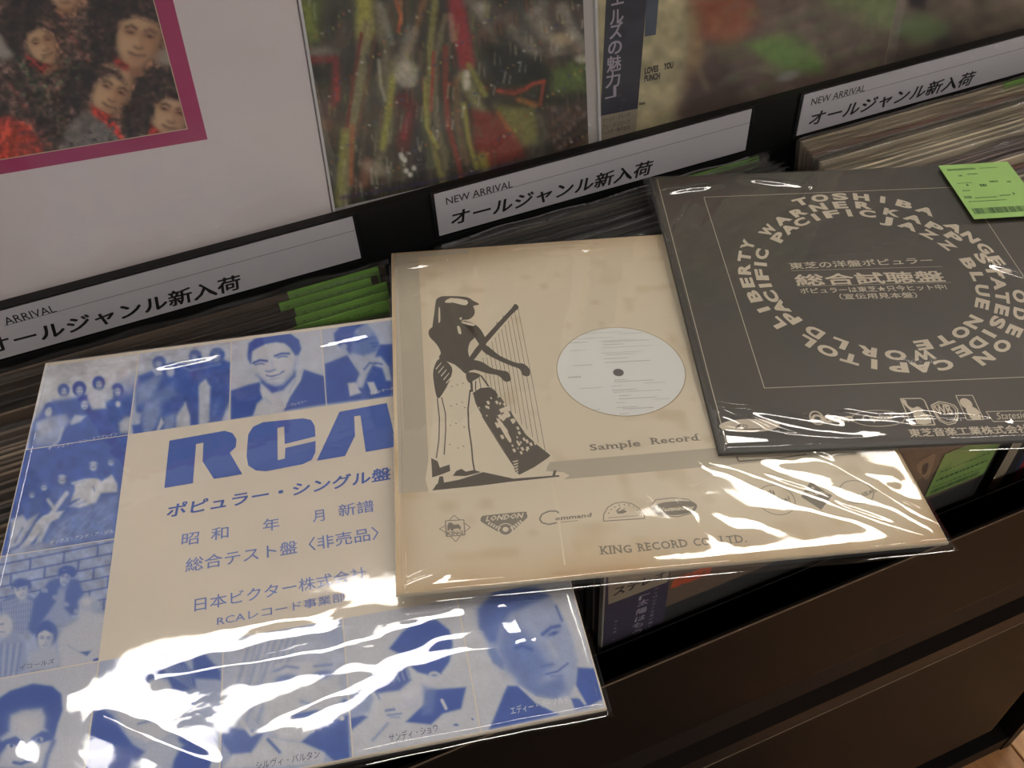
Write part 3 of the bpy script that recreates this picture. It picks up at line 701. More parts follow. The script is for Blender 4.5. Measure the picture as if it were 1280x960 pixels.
# blonde woman
p = panel(C2, R3, C3, E_, .66).crop(260, 760, 4.8)
p.P([(170, 180), (420, 120), (640, 160), (820, 260), (840, 560), (700, 720), (560, 805), (340, 740), (200, 740), (80, 700), (70, 300)], .74, 30)
for i in range(16): p.S([(250 + i * 18, 150 + i * 3), (120 + i * 16, 560 + (i * 37) % 140)], 9, .35 if i % 2 else .9, 12, .5)
p.P([(330, 480), (420, 330), (640, 320), (780, 400), (800, 540), (700, 700), (560, 800), (430, 780), (340, 700)], .84, 16)
p.E(470, 430, 70, 30, .3, 16, -8, .85).E(690, 400, 60, 26, .3, 14, -8, .85).S([(400, 380), (470, 350), (540, 360)], 12, .4, 12).S([(640, 350), (740, 340)], 12, .4, 12).S([(560, 560), (620, 580)], 16, .5, 12, .8)
p.P([(500, 650), (560, 625), (660, 612), (620, 640), (620, 680), (560, 690)], .32, 9).S([(510, 652), (660, 618)], 6, .12, 5)
p.P([(560, 805), (660, 720), (840, 640), (850, 900), (760, 920), (690, 860)], .1, 10).E(805, 662, 14, 14, .9, 4).S([(740, 640), (800, 590), (820, 560)], 24, .15, 10)
p.P([(90, 720), (340, 740), (260, 870), (140, 880), (80, 800)], .2, 14).P([(340, 770), (470, 800), (560, 810), (700, 870), (690, 940), (90, 960), (150, 880), (260, 870)], .84, 12).S([(360, 790), (430, 865)], 18, .22, 8)
p.S([(200, 680), (260, 760), (340, 720)], 24, .85, 10).S([(60, 760), (62, 960)], 30, .1, 12).noise(.05, 50, 2); done(p)
# dark haired woman leaning on her hand
p = panel(C3, R3, C4, E_, .84).crop(420, 740, 4.8)
p.P([(320, 340), (400, 240), (480, 180), (600, 165), (680, 230), (700, 310), (680, 420), (630, 490), (560, 500), (490, 480), (440, 440), (400, 380)], .07, 10)
p.P([(180, 560), (230, 480), (320, 400), (410, 400), (450, 530), (380, 590), (300, 600), (250, 610)], .1, 12)
for i in range(5): p.S([(300 + i * 30, 480 - i * 4), (320 + i * 30, 545 - i * 6)], 7, .75, 6, .8)
p.P([(80, 600), (190, 560), (225, 640), (200, 720), (80, 760)], .55, 16).P([(80, 760), (160, 740), (190, 750), (90, 830)], .12, 10)
p.P([(420, 780), (520, 680), (540, 590), (780, 572), (750, 700), (640, 730), (570, 795)], .08, 9).P([(520, 560), (600, 580), (580, 730), (520, 740)], .35, 18, .7)
p.E(588, 496, 32, 20, .85, 7).E(590, 500, 16, 8, .4, 6)
for k in range(5): p.E(636 + 6 * k, 650 + 12 * k, 10, 10, .9, 4)
p.S([(300, 712), (350, 705)], 12, .25, 7).S([(310, 740), (390, 730)], 9, .35, 7).S([(330, 752), (380, 752)], 8, .5, 8).S([(220, 890), (310, 790)], 12, .4, 9, .8).E(460, 660, 60, 40, .78, 20).S([(240, 600), (260, 640)], 8, .3, 6)
p.E(720, 798, 14, 6, .1, 4).E(820, 764, 7, 5, .15, 3).noise(.03, 60, 2); done(p)
# man in suit and tie
p = panel(C4, R3, .3150, E_, .84).crop(570, 720, 4.8)
p.P([(130, 200), (240, 90), (380, 60), (520, 90), (600, 170), (650, 260), (700, 380), (728, 500), (720, 640), (680, 720), (590, 742), (480, 720), (390, 650), (330, 580), (270, 560), (190, 470), (200, 400), (140, 300)], .62, 16)
p.P([(130, 200), (240, 90), (360, 62), (480, 70), (560, 120), (450, 170), (330, 220), (270, 290), (240, 400), (200, 400), (140, 310)], .22, 22)
p.P([(280, 260), (420, 340), (500, 440), (560, 540), (480, 680), (390, 640), (320, 570), (260, 450)], .28, 44, .8)
p.P([(190, 440), (230, 430), (290, 520), (280, 560), (220, 520)], .4, 12).P([(380, 640), (480, 660), (640, 600), (660, 680), (600, 735), (480, 720)], .3, 26, .8)
p.S([(520, 350), (570, 310), (620, 300)], 20, .12, 10).E(585, 345, 34, 13, .2, 8, -20).E(590, 342, 9, 9, .05, 3).S([(360, 430), (400, 420), (450, 440)], 20, .12, 14).S([(600, 180), (636, 270)], 10, .2, 7)
p.S([(540, 590), (610, 572), (672, 524)], 8, .08, 5).S([(520, 540), (580, 530)], 12, .25, 12).S([(560, 400), (600, 480)], 20, .8, 20, .7).S([(570, 600), (630, 600)], 10, .3, 10, .7)
p.P([(310, 660), (370, 660), (480, 760), (620, 830), (400, 880), (200, 920), (250, 800), (290, 700)], .1, 9).P([(730, 550), (830, 555), (880, 740), (780, 790), (720, 660)], .1, 9).P([(370, 655), (480, 725), (590, 745), (690, 735), (710, 800), (620, 830), (480, 765)], .86, 7).P([(690, 735), (740, 735), (790, 785), (715, 805)], .16, 7).P([(700, 690), (720, 660), (785, 770), (775, 780), (740, 735)], .86, 6)
p.noise(.05, 60, 1); done(p)
# large letters and wording
q = mapper(SR, 180, 460, 2.824)
g = Ink()
for L in ([(90, 257), (285, 222), (312, 230), (327, 252), (324, 280), (303, 300), (347, 375), (247, 392), (207, 330), (210, 264), (184, 269), (173, 407), (72, 424)],
          [(605, 242), (603, 205), (590, 184), (562, 178), (420, 192), (385, 208), (368, 235), (362, 310), (368, 345), (395, 362), (430, 365), (560, 340), (592, 325), (605, 298), (606, 258), (499, 283), (497, 320), (472, 326), (471, 212), (495, 207), (497, 269)],
          [(690, 155), (857, 124), (893, 277), (783, 297), (764, 168), (742, 171), (745, 240), (710, 311), (610, 328)]):
    g.poly([q(*a) for a in L])
g.text('ポピュラー・シングル盤', q(80, 526), q(870, 390), .0095, shear=.12, strike=.024)
g.build('large_lettering', rca, BLUE, label='large blue letters and title line')
g = Ink()
for t, a, b, h in (('昭', (132, 625), (193, 616), .0085), ('和', (236, 607), (298, 597), .0085), ('年', (420, 575), (478, 566), .0085), ('月', (597, 542), (638, 535), .0085), ('新譜', (688, 523), (813, 503), .0085),
                   ('総合テスト盤〈非売品〉', (146, 718), (830, 600), .0088), ('日本ビクター株式会社', (178, 857), (788, 742), .0080), ('RCAレコード事業部', (258, 908), (711, 820), .0055)):
    g.text(t, q(*a), q(*b), h, strike=.006)
g.build('wording', rca, BLUE2, label='blue japanese wording')
WHI = mat('white_caption_ink', srgb(215, 214, 212), .5)
g = Ink()
for t, a, b, h in (('ザ・ジェファーソン・エアプレイン', (60, 563), (147, 544), .0030), ('ボックス・アンド・ア・ジル', (62, 681), (142, 666), .0030), ('エルヴィス・プレスリー', (338, 515), (384, 503), .0030), ('フォンテーヌ', (462, 494), (492, 487), .0030),
                   ('エディー・アーノルド', (639, 893), (712, 878), .0040)):
    g.text(t, SR.loc(a), SR.loc(b), h, res=1)
g.build('photo_captions', rca, WHI, z=.00022)
g = Ink()
for t, a, b, h in (('サンディ・ショウ', (487, 928), (548, 914), .0042), ('シルヴィ・バルタン', (320, 962), (400, 947), .0040), ('イコールズ', (24, 838), (68, 829), .0030)):
    g.text(t, SR.loc(a), SR.loc(b), h, res=1)
g.build('photo_captions', rca, mat('dark_caption_ink', srgb(50, 60, 90), .5), z=.00022)

BAGF = film('bag_film', bump=.22, scale=24, gain=2.6, rough=.045, dist=.0012)
bag('plastic_cover', rca, SR, [(-.002, .0045), (W + .003, .0045), (W + .003, -W - .003), (-.002, -W - .003)], BAGF, n=200, z=.0024, calm=(.215, .262), amp=.00055, sc=.026, seed=4, drop=.004,
    folds=[((200, 850), (520, 800), .006, .0012), ((330, 905), (470, 850), .005, -.0006), ((430, 790), (640, 760), .007, .0011), ((130, 900), (270, 960), .004, .0010), ((520, 830), (700, 800), .006, .0007), ((280, 790), (420, 770), .008, .0008), ((170, 468), (290, 442), .0035, .0015), ((60, 470), (170, 455), .003, .0010), ((620, 740), (700, 870), .005, .0006), ((380, 440), (480, 415), .004, .0014)])

# ---- harp player sleeve
WK = .3155 * KK
king = empty('sample_record_sleeve', SK.M)
tag(king, 'tan cardboard sample record sleeve printed with a woman playing a harp, lying in the middle', 'record')
TAN = mat('aged_tan_card', srgb(206, 193, 168), .55, grain=.15, noise=.09, scale=14)
slab('jacket', rect(0, 0, WK, WK), king, TAN)
# browned rims of the aged card, spots, and a broad tan wash towards the top
p = Paint(SK, rect(.0006, .0006, WK - .0006, WK - .0006), .0022, (215, 205, 184)); X_, Y_ = p.x, -p.y
ed = np.minimum(np.minimum(X_, WK - X_), np.minimum(Y_, WK - Y_)); mk = np.exp(-ed / .012) * (.6 + .8 * vnoise(X_ + 2, Y_ + 2, .03, 4)) + .25 * np.clip((Y_ - .27) / .05, 0, 1)
p.put(mk * .65, (172, 142, 104)); p.put(np.clip(vnoise(X_ + 1, Y_ + 1, .012, 9) - .72, 0, 1) * 1.2, (176, 150, 112)); p.put(.45 * np.exp(-Y_ / .05), (188, 168, 138))
p.build('card_face', king, PM, z=.00006)
KG = mat('grey_ink', srgb(88, 82, 74), .55); KF = mat('pale_grey_ink', srgb(178, 170, 152), .55); KC = mat('card_reserve', srgb(215, 205, 184), .55)
kq = lambda x, y: tuple(SK.loc((x, y)))
g = Ink()
fl = .0215; fy0 = .0030; fb0, fb1 = -SK.loc((800, 568))[1], -SK.loc((800, 591))[1]
for r in (rect(.0025, .003, fl, fb1), rect(fl, fb0, WK - .0025, fb1), rect(fl, .003, .062, .008)): g.poly(r)
g.build('grey_frame', king, KF, z=.0001)
q = mapper(SK, 520, 360, 3.69)
g = Ink(); P = lambda pts, s=3: g.poly([q(*a) for a in pts], s)
g0 = Ink(); g0.poly([q(*a) for a in [(60, 945), (60, 780), (85, 500), (70, 380), (90, 320), (240, 380), (300, 440), (420, 545), (620, 760), (620, 800), (600, 845), (680, 850), (680, 885), (300, 925)]], 2)
g0.build('figure_ground', king, KC, z=.00013)
P([(105, 45), (135, 38), (230, 42), (265, 60), (292, 76), (264, 84), (270, 100), (268, 125), (245, 145), (215, 148), (205, 158), (180, 175), (130, 175), (108, 160), (100, 185), (76, 190), (84, 120), (92, 60)])
P([(84, 175), (60, 195), (62, 225), (95, 260), (115, 300), (108, 325), (180, 355), (238, 400), (248, 335), (240, 290), (250, 250), (272, 225), (262, 170), (205, 150), (150, 148), (110, 155)])
P([(215, 155), (265, 165), (300, 195), (325, 250), (300, 268), (268, 225)])
P([(300, 250), (345, 280), (390, 315), (460, 345), (495, 350), (522, 372), (525, 402), (508, 408), (490, 400), (478, 375), (440, 360), (370, 330), (308, 292)])
P([(243, 335), (300, 340), (350, 370), (400, 382), (425, 390), (438, 425), (410, 432), (380, 405), (330, 395), (270, 378), (235, 385)])
P([(455, 74), (472, 84), (470, 98), (440, 125), (330, 250), (268, 332), (245, 322), (320, 225), (440, 95)], 2)
P([(110, 325), (165, 365), (158, 420), (128, 480), (100, 510), (84, 450), (80, 380)])
P([(262, 485), (340, 458), (380, 495), (420, 545), (510, 680), (605, 760), (608, 785), (478, 862), (450, 820), (400, 740), (350, 660), (305, 590)], 2)
P([(232, 395), (265, 390), (300, 405), (262, 430), (250, 440), (235, 425)])
P([(75, 935), (95, 905), (200, 885), (310, 850), (450, 880), (660, 864), (662, 871), (430, 895), (300, 912)], 0)
P([(70, 785), (100, 800), (110, 830), (155, 815), (158, 845), (120, 860), (75, 875)], 0)
P([(170, 868), (185, 845), (210, 835), (230, 848), (268, 840), (300, 850), (230, 868)], 0)
P([(636, 842), (648, 842), (642, 866), (628, 868)], 0)
P([(108, 870), (125, 870), (132, 915), (100, 905)], 0)
def Ln(pts, w=.0005): g.path([q(*a) for a in pts], w)
Ln([(98, 510), (108, 600), (106, 700), (94, 785)], .0007); Ln([(118, 505), (136, 580), (137, 660), (130, 770)], .0007); Ln([(250, 470), (240, 560), (243, 640), (256, 730), (262, 800), (270, 845)], .0010)
Ln([(255, 430), (258, 480)], .0016); Ln([(300, 405), (335, 455)], .0012); Ln([(275, 430), (275, 475)], .0008); Ln([(292, 415), (300, 470)], .0005)
Ln([(305, 592), (400, 745), (478, 862)], .0006); Ln([(400, 130), (415, 140)], .001); Ln([(372, 160), (385, 172)], .001)
for i in range(12):
    t = i / 11; a = (470 - 165 * t, 92 + 215 * t); b = (596 - 268 * t ** .9, 752 - 300 * t ** .9)
    Ln([a, ((a[0] + b[0]) / 2 + 2, (a[1] + b[1]) / 2), b], .00032)
g.path([kq(921, 571), kq(923, 577), kq(975, 573), kq(1008, 568)], .0010)
for i in range(14): a = (150 + (i * 61) % 90, 430 + (i * 97) % 380); Ln([a, (a[0] + 5, a[1] + 4)], .0006)
g.build('harp_player_print', king, KG, z=.00018, label='dark grey print of a woman playing a harp')
g = Ink(); P = lambda pts, s=2: g.poly([q(*a) for a in pts], s)
P([(132, 68), (160, 47), (236, 58), (232, 80), (200, 76), (170, 68)]); P([(190, 178), (202, 180), (210, 212), (196, 210)]); P([(212, 155), (270, 168), (262, 176), (215, 164)])
P([(104, 100), (110, 90), (112, 150), (104, 160)]); P([(200, 140), (212, 136), (208, 150)]); P([(300, 295), (330, 320), (296, 322)])
rr = random.Random(5)
for i in range(60):
    t = rr.random(); s = rr.uniform(-1, 1); cx = 330 + 190 * t; cy = 520 + 230 * t; x = cx + s * 44; y = cy - s * 34; a = rr.uniform(4, 12) * (1.3 if .25 < t < .6 else .8)
    P([(x - a, y - a * .5), (x + a * .3, y - a * .9), (x + a, y + a * .6), (x, y + a * 1.2)], 0)
for i in range(10): x = 90 + i * 6; y = 350 + i * 8; P([(x, y + 24), (x + 26, y - 6), (x + 28, y - 3), (x + 3, y + 28)], 0) if i % 2 == 0 else None
P([(150, 62), (158, 62), (156, 72)]) ; P([(370, 600), (400, 625), (440, 700), (430, 712), (395, 655)])
for i in range(5): P([(445 + i * 4, 800 + i * 13), (470, 795 + i * 12), (472, 800 + i * 12), (448 + i * 4, 806 + i * 13)], 0)
g.build('figure_highlights', king, KC, z=.00022)
g = Ink()
g.text('Sample', kq(738, 563.5), kq(801, 557.5), .0052, bold=.02, serif=True, space=1.08); g.text('Record', kq(815, 555.5), kq(873, 550.5), .0052, bold=.02, serif=True, space=1.08)
q = mapper(SK, 740, 600, 3.282)
g.text('KING', q(38, 305), q(165, 297), .0052, bold=.018, serif=True, space=1.12); g.text('RECORD', q(193, 293), q(395, 273), .0052, bold=.018, serif=True, space=1.12)
g.text('CO.,', q(420, 271), q(510, 265), .0052, bold=.018, space=1.1); g.text('LTD.', q(532, 262), q(636, 255), .0052, bold=.018, serif=True, space=1.12)
g.build('wording', king, mat('grey_text_ink', srgb(126, 120, 106), .55), z=.00018, label='grey serif wording')
# badges along the foot of the sleeve
q = mapper(SK, 530, 620, 5.12); g = Ink()
def Q(pts, w=None, close=True, s=0):
    if w: g.path([q(*a) for a in pts], w, close)
    else: g.poly([q(*a) for a in pts], s)
Q([(137, 160), (255, 153), (262, 250), (143, 260)], .0006)
for a, b, c in (((160, 158), (192, 124), (230, 154)), ((260, 175), (297, 202), (262, 230)), ((232, 256), (204, 294), (170, 260)), ((142, 235), (98, 213), (138, 190))): Q([a, b, c], .0005, False)
Q([(150, 190), (158, 172), (178, 172), (190, 185), (222, 182), (236, 200), (232, 222), (222, 208), (190, 212), (185, 225), (172, 222), (168, 208), (158, 225), (150, 222)])
g.text('KING', q(147, 253), q(252, 246), .0026, bold=.03, res=1)
Q([(362, 150), (372, 132), (400, 125), (635, 102), (655, 112), (662, 132), (650, 150), (545, 245), (522, 250), (498, 243), (375, 172)], s=3)
for c in ((522, 215, .0052),):
    pass
g.ellipse(q(800, 135), .0001, .0001)
g.path([q(862, 112), q(850, 98), q(800, 98), q(755, 118), q(740, 148), q(755, 172), q(800, 183), q(850, 172)], .0010)
g.text('ommand', q(835, 158), q(1070, 134), .0030, bold=.03, res=1, shear=.3); g.line(q(878, 170), q(985, 158), .0004)
Q([(1148, 162), (1150, 120), (1175, 75), (1220, 48), (1275, 40), (1330, 50), (1375, 78), (1405, 118), (1412, 145)], .0006)
g2q = mapper(SK, 740, 600, 3.282)
q = g2q
g.ellipse(q(122, 132), .0030, .0011, .1); g.text('WE·PROMISE', q(70, 140), q(190, 130), .0010, res=1) if False else None
for i in range(9): t = math.pi * (.12 + .76 * i / 8); g.line(q(130 - 68 * math.cos(t), 158 - 55 * math.sin(t)), q(134 - 68 * math.cos(t), 156 - 55 * math.sin(t)), .0010)
for i in range(14): g.line(q(68 + i * 9, 156 - i * .8), q(73 + i * 9, 156 - i * .8), .0007)
g.line(q(100, 130), q(118, 112), .0012, .0004); g.line(q(120, 128), q(138, 116), .0010, .0003)
Q([(240, 108), (262, 82), (330, 74), (395, 80), (430, 105), (415, 135), (350, 152), (280, 146), (250, 128)], .0006)
Q([(248, 112), (300, 92), (400, 88), (430, 105), (415, 130), (340, 145), (270, 138)], s=3)
c0 = q(755, 82); g.ellipse(c0, .0112, .0112, w=.0005, n=36); g.text('impulse!', q(694, 94), q(815, 88), .0038, bold=.03, res=1); g.text('li', q(732, 62), q(752, 61), .0036, bold=.03, res=1)
Q([(895, 8), (985, 65), (940, 123), (858, 70)])
c0 = q(1085, 50); g.ellipse(c0, .0100, .0088, w=.0005, n=36); g.text('SEVEN', q(1022, 72), q(1100, 72), .0026, bold=.02, res=1, serif=True); g.text('SEAS', q(1112, 70), q(1172, 46), .0026, bold=.02, res=1, serif=True)
g.build('badges', king, mat('badge_ink', srgb(128, 122, 110), .55), z=.00018, label='row of small grey label badges')
g = Ink(); q = mapper(SK, 530, 620, 5.12)
g.text('LONDON', q(395, 163), q(630, 140), .0036, bold=.03, shear=.35, res=1)
g.text('FFRR', q(412, 178), q(480, 212), .0020, bold=.02, res=1) if False else None
for a, b in (((410, 172), (488, 214)), ((556, 214), (628, 160))):
    for i in range(5): t = (i + .2) / 5; u = (i + .75) / 5; g.line(q(a[0] + (b[0] - a[0]) * t, a[1] + (b[1] - a[1]) * t), q(a[0] + (b[0] - a[0]) * u, a[1] + (b[1] - a[1]) * u), .0022)
g.ellipse(q(522, 215), .0042, .0042, w=.0006, n=20); g.ellipse(q(522, 215), .0018, .0018, n=12)
q = g2q
g.text('Westminster', q(262, 132), q(420, 120), .0030, bold=.03, shear=.3, res=1); g.text('TELDEC', q(872, 66), q(972, 58), .0024, bold=.04, res=1); g.line(q(900, 30), q(912, 36), .0016)
g.build('badge_cutouts', king, KC, z=.00024)
# record label seen through the round cut-out
cx, cy = .1562 * KK, -.1535 * KK; rL = .0437 * KK
g = Ink(); g.ellipse((cx, cy), rL + .0007, rL + .0007, n=72); g.build('cutout_rim', king, mat('cut_card_edge', srgb(168, 152, 118), .7), z=.00014)
g = Ink(); g.ellipse((cx, cy), rL, rL, n=72); g.build('record_label', king, mat('white_label_paper', srgb(222, 224, 222), .5), z=.0002, label='white round record label')
g = Ink(); q = mapper(SK, 690, 400, 6.737); rr = random.Random(3)
for x0, x1, y, ax in ((240, 600, 120, 0), (180, 510, 165, 0), (560, 770, 120, 0), (140, 300, 196, 1), (390, 690, 180, 0), (430, 810, 190, 1), (430, 600, 212, 1), (420, 850, 238, 0), (150, 290, 262, 0), (420, 760, 282, 0), (460, 700, 296, 1), (440, 640, 330, 1), (180, 340, 388, 1), (450, 830, 362, 1), (140, 240, 486, 2), (530, 620, 508, 1), (530, 850, 524, 1), (780, 950, 534, 0), (500, 590, 560, 0), (235, 430, 580, 0), (510, 715, 596, 1), (520, 920, 612, 0), (565, 655, 642, 1), (565, 880, 668, 1), (860, 1000, 670, 0), (540, 620, 700, 0), (550, 720, 740, 1), (600, 860, 752, 1), (340, 410, 758, 0), (570, 650, 794, 0)):
    x = x0
    while x < x1:
        wd = rr.uniform(5, 9); yy = y - (x - x0) * .055
        g.line(q(x, yy), q(min(x + wd, x1), yy - wd * .05), (.0006, .0009, .0016)[ax]); x += wd + rr.uniform(6, 12)
g.build('label_print', king, mat('label_ink', srgb(138, 140, 140), .6), z=.00028)
g = Ink(); c0 = SK.loc((773, 466)); g.ellipse(c0, .0037, .0037, n=24); g.build('spindle_hole', king, mat('hole_grey', srgb(92, 90, 90), .5), z=.0003)
g = Ink(); g.path([kq(688, 592), kq(697, 640), kq(706, 706)], .0009); g.build('pale_crease', king, mat('crease_white', srgb(220, 208, 184), .6), z=.0001)
bag('plastic_cover', king, SK, [(-.002, .0035), (WK + .0035, .0035), (WK + .005, -WK - .0045), (-.001, -WK - .006)], BAGF, n=190, z=.0020, amp=.0002, sc=.04, lift=(.283, .314, .0017), seed=21, drop=.004,
    folds=[((880, 575), (1150, 675), .0050, .0012), ((1010, 570), (1172, 660), .0045, .0012), ((880, 640), (980, 660), .006, .0007), ((820, 600), (900, 680), .006, .0010), ((640, 318), (760, 312), .0045, .0017), ((492, 338), (560, 330), .0035, .0015), ((497, 740), (560, 715), .003, .0010), ((500, 380), (548, 352), .004, .0015), ((960, 570), (1110, 600), .008, .0009)])

# ---- black sleeve with ringed wording
WT = .3155 * KT
tosh = empty('promotional_record_sleeve', ST.M)
tag(tosh, 'black sample record sleeve with rings of beige capital letters and a green price sticker', 'record')
slab('jacket', rect(0, 0, WT, WT), tosh, mat('black_printed_card', srgb(64, 58, 54), .5, col2=srgb(52, 52, 45), scale=9, grain=.1))
BEI = mat('beige_ink', srgb(198, 186, 166), .5)
T = lambda u, v: (u * KT, -v * KT)
g = Ink()
fr = [T(.0428, .0333), T(.2700, .0333), T(.2700, .2597), T(.0428, .2597)]; g.path(fr, .0005, True)
g.path([T(.0065, .004), T(.0065, .3085)], .0005)
cx, cy = T(.1567, .1465)
def ring(word, r, a0, a1, h=.0092):
    n = len(word)
    for i, ch in enumerate(word):
        a = math.radians(a0 + (a1 - a0) * i / (n - 1)); r_ = r * KT
        c = np.array([cx + r_ * math.sin(a), cy + r_ * math.cos(a)]); d = np.array([math.cos(a), -math.sin(a)]); up = np.array([math.sin(a), math.cos(a)])
        wd = {'I': .0042, 'L': .0112, 'J': .0100, 'W': .0165, 'E': .0118, 'A': .0158, 'O': .0150, 'N': .0140}.get(ch, .0134) * KT
        b = c - up * h * KT / 2
        g.text(ch, b - d * wd / 2, b + d * wd / 2, h * KT, bold=.05)
for wd_, r, a, b in (('TOSHIBA', .1065, -17.8, 40), ('WARNER', .0945, -47.7, 11.5), ('KAPP', .0900, 26, 60.5), ('PACIFIC', .0830, -49.5, 13.0), ('JAZZ', .0775, 24, 63.5), ('ANGEL', .1015, 55.5, 92), ('STATESIDE', .0925, 79.8, 157.8),
                     ('BLUE', .0785, 82, 118), ('NOTE', .0785, 135.6, 172.8), ('ODEON', .1052, 106.6, 153), ('CAPITOL', .1000, 170, 226.6), ('WORLD', .0880, 176, 227.3), ('LIBERTY', .1015, 241.8, 296.7), ('PACIFIC', .0885, 240.8, 291.8)):
    ring(wd_, r, a, b)
q = mapper(ST, 800, 180, 2.667)
g.text('東芝の洋盤ポピュラー', q(502, 416), q(978, 396), .0070, strike=.018); g.text('総合試聴盤', q(524, 470), q(1018, 456), .0118, strike=.03)
g.text('ポピュラーは東芝★只今ヒット中!', q(536, 498), q(1024, 484), .0056, strike=.016); g.text('（宣伝用見本盤）', q(668, 517), q(926, 511), .0056, strike=.014)
g.line(q(504, 423), q(1008, 409), .0003); g.line(q(524, 475), q(1036, 462), .0003)
q = mapper(ST, 880, 490, 5.818)
g.ellipse(q(330, 245), .0195, .0056, -.02); 
g.text('Odeon', q(790, 222), q(1090, 214), .0066, bold=.05)
g.ellipse(q(820, 190), .0042, .0056, w=.0012)
q = mapper(ST, 1090, 480, 6.737)
g.ellipse(q(50, 290), .0170, .0068, -.02, w=.0005, n=40); g.text('Capitol', q(-85, 315), q(165, 300), .0050, bold=.03, shear=.35)
g.path([q(238, 125), q(412, 122), q(440, 140), q(495, 262), q(530, 345), q(330, 350), q(300, 270)], .0008, True)
g.poly([q(*a) for a in [(250, 130), (285, 140), (300, 180), (345, 205), (380, 190), (420, 210), (430, 240), (470, 262), (500, 330), (380, 335), (345, 250), (290, 195), (262, 165)]], 2)
sh = [(497, 182), (560, 150), (620, 158), (690, 180), (720, 215), (722, 280), (700, 330), (640, 345), (570, 310), (530, 250)]
g.path([q(*a) for a in sh], .0009, True); g.path([q(610 + (x - 610) * .84, 245 + (y - 245) * .84) for x, y in sh], .0006, True); g.text('WB', q(552, 262), q(690, 255), .0085, bold=.03)
g.path([q(705, 98), q(845, 96), q(940, 300), q(800, 305)], .0006, True)
g.ellipse(q(792, 165), .0038, .0046); g.poly([q(*a) for a in [(790, 205), (850, 195), (895, 225), (905, 262), (820, 268), (800, 240)]], 2); g.poly([q(*a) for a in [(815, 270), (915, 266), (920, 300), (850, 305)]], 0); g.line(q(800, 235), q(900, 240), .0008)
g.path([q(960, 234), q(1300, 225), q(1420, 310), q(1020, 318)], .0005, True); g.text('Stateside', q(1055, 300), q(1345, 285), .0060, bold=.0, shear=.3)
g.text('東芝音楽工業株式会社', q(325, 442), q(1335, 405), .0062, strike=.02)
g.build('ring_lettering', tosh, BEI, label='beige lettering in rings with logos below')
g = Ink(); q = mapper(ST, 880, 490, 5.818); g.text('Jolie', q(225, 262), q(330, 255), .0042, bold=.01, shear=.3) if False else g.line(q(226, 262), q(262, 240), .0009)
g.path([q(225, 262), q(245, 262), q(262, 238), q(285, 236)], .0007); g.line(q(285, 272), q(420, 270), .0008); g.ellipse(q(300, 250), .0012, .0012, w=.0005)
g.build('oval_badge_print', tosh, mat('jacket_ink_black', srgb(58, 53, 50), .5), z=.0002)
# green price sticker on the bag
a, b, c = ST.loc((1171, 211.4)), ST.loc((1257.5, 206.5)), ST.loc((1215.7, 278.5)); d = b + c - a
o = slab('price_sticker', [a, b, d, c], tosh, mat('green_sticker_paper', srgb(140, 182, 94), .5, noise=.05, scale=50), th=.0003, bev=.0001, z=.0036); o['label'] = 'green price sticker with barcode'
sd = (b - a); sv = (c - a); S_ = lambda u, v: tuple(a + sd * u + sv * v)
g = Ink(); rr = random.Random(8)
for u0, u1, v_, w_ in ((.08, .48, .10, .0028), (.55, .80, .10, .0012), (.18, .24, .22, .0022), (.32, .46, .20, .0016), (.1, .3, .36, .0010), (.2, .24, .40, .0022), (.38, .47, .42, .0036), (.55, .66, .36, .0022), (.78, .84, .38, .0022), (.1, .2, .5, .0014), (.06, .16, .62, .0034), (.2, .5, .64, .0014), (.55, .7, .62, .0014), (.74, .77, .60, .0026), (.08, .6, .7, .0012)):
    u = u0
    while u < u1: wd = rr.uniform(.012, .03); g.line(S_(u, v_), S_(min(u + wd, u1), v_), w_); u += wd + .010
for i in range(46): u = .06 + i * .0195; g.line(S_(u, .82), S_(u, .92), rr.choice((.0005, .0009, .0012)))
g.build('sticker_print', o, mat('sticker_ink', srgb(62, 96, 44), .6), z=.00372)
bag('plastic_cover', tosh, ST, [(-.004, .005), (WT + .004, .005), (WT + .004, -WT - .004), (-.002, -WT - .003)], BAGF, n=190, z=.0018, amp=.00013, sc=.035, lift=(.235, .292, .0022), seed=33, drop=.0045,
    folds=[((893, 512), (985, 552), .0040, .0013), ((900, 512), (1060, 540), .004, .0010), ((1010, 520), (1180, 545), .0050, .0012), ((1110, 528), (1250, 534), .0055, .0017), ((1230, 330), (1290, 350), .0030, .0010), ((822, 244), (900, 233), .0035, .0016), ((925, 226), (1010, 236), .0035, .0017), ((840, 300), (865, 255), .003, .0012), ((1000, 262), (1015, 222), .003, .0014), ((880, 290), (905, 250), .003, .0010), ((880, 540), (1080, 556), .003, .0008)])

# ------------------------------------------------------------------ face-on records
def ext(b, t, L):
    b = np.array(b, float); t = np.array(t, float); d = t - b; return tuple(b + d / np.linalg.norm(d) * L)
FILM3 = film('cover_film', bump=.35, scale=16, gain=1.5, rough=.05, milky=.05, dist=.0012)
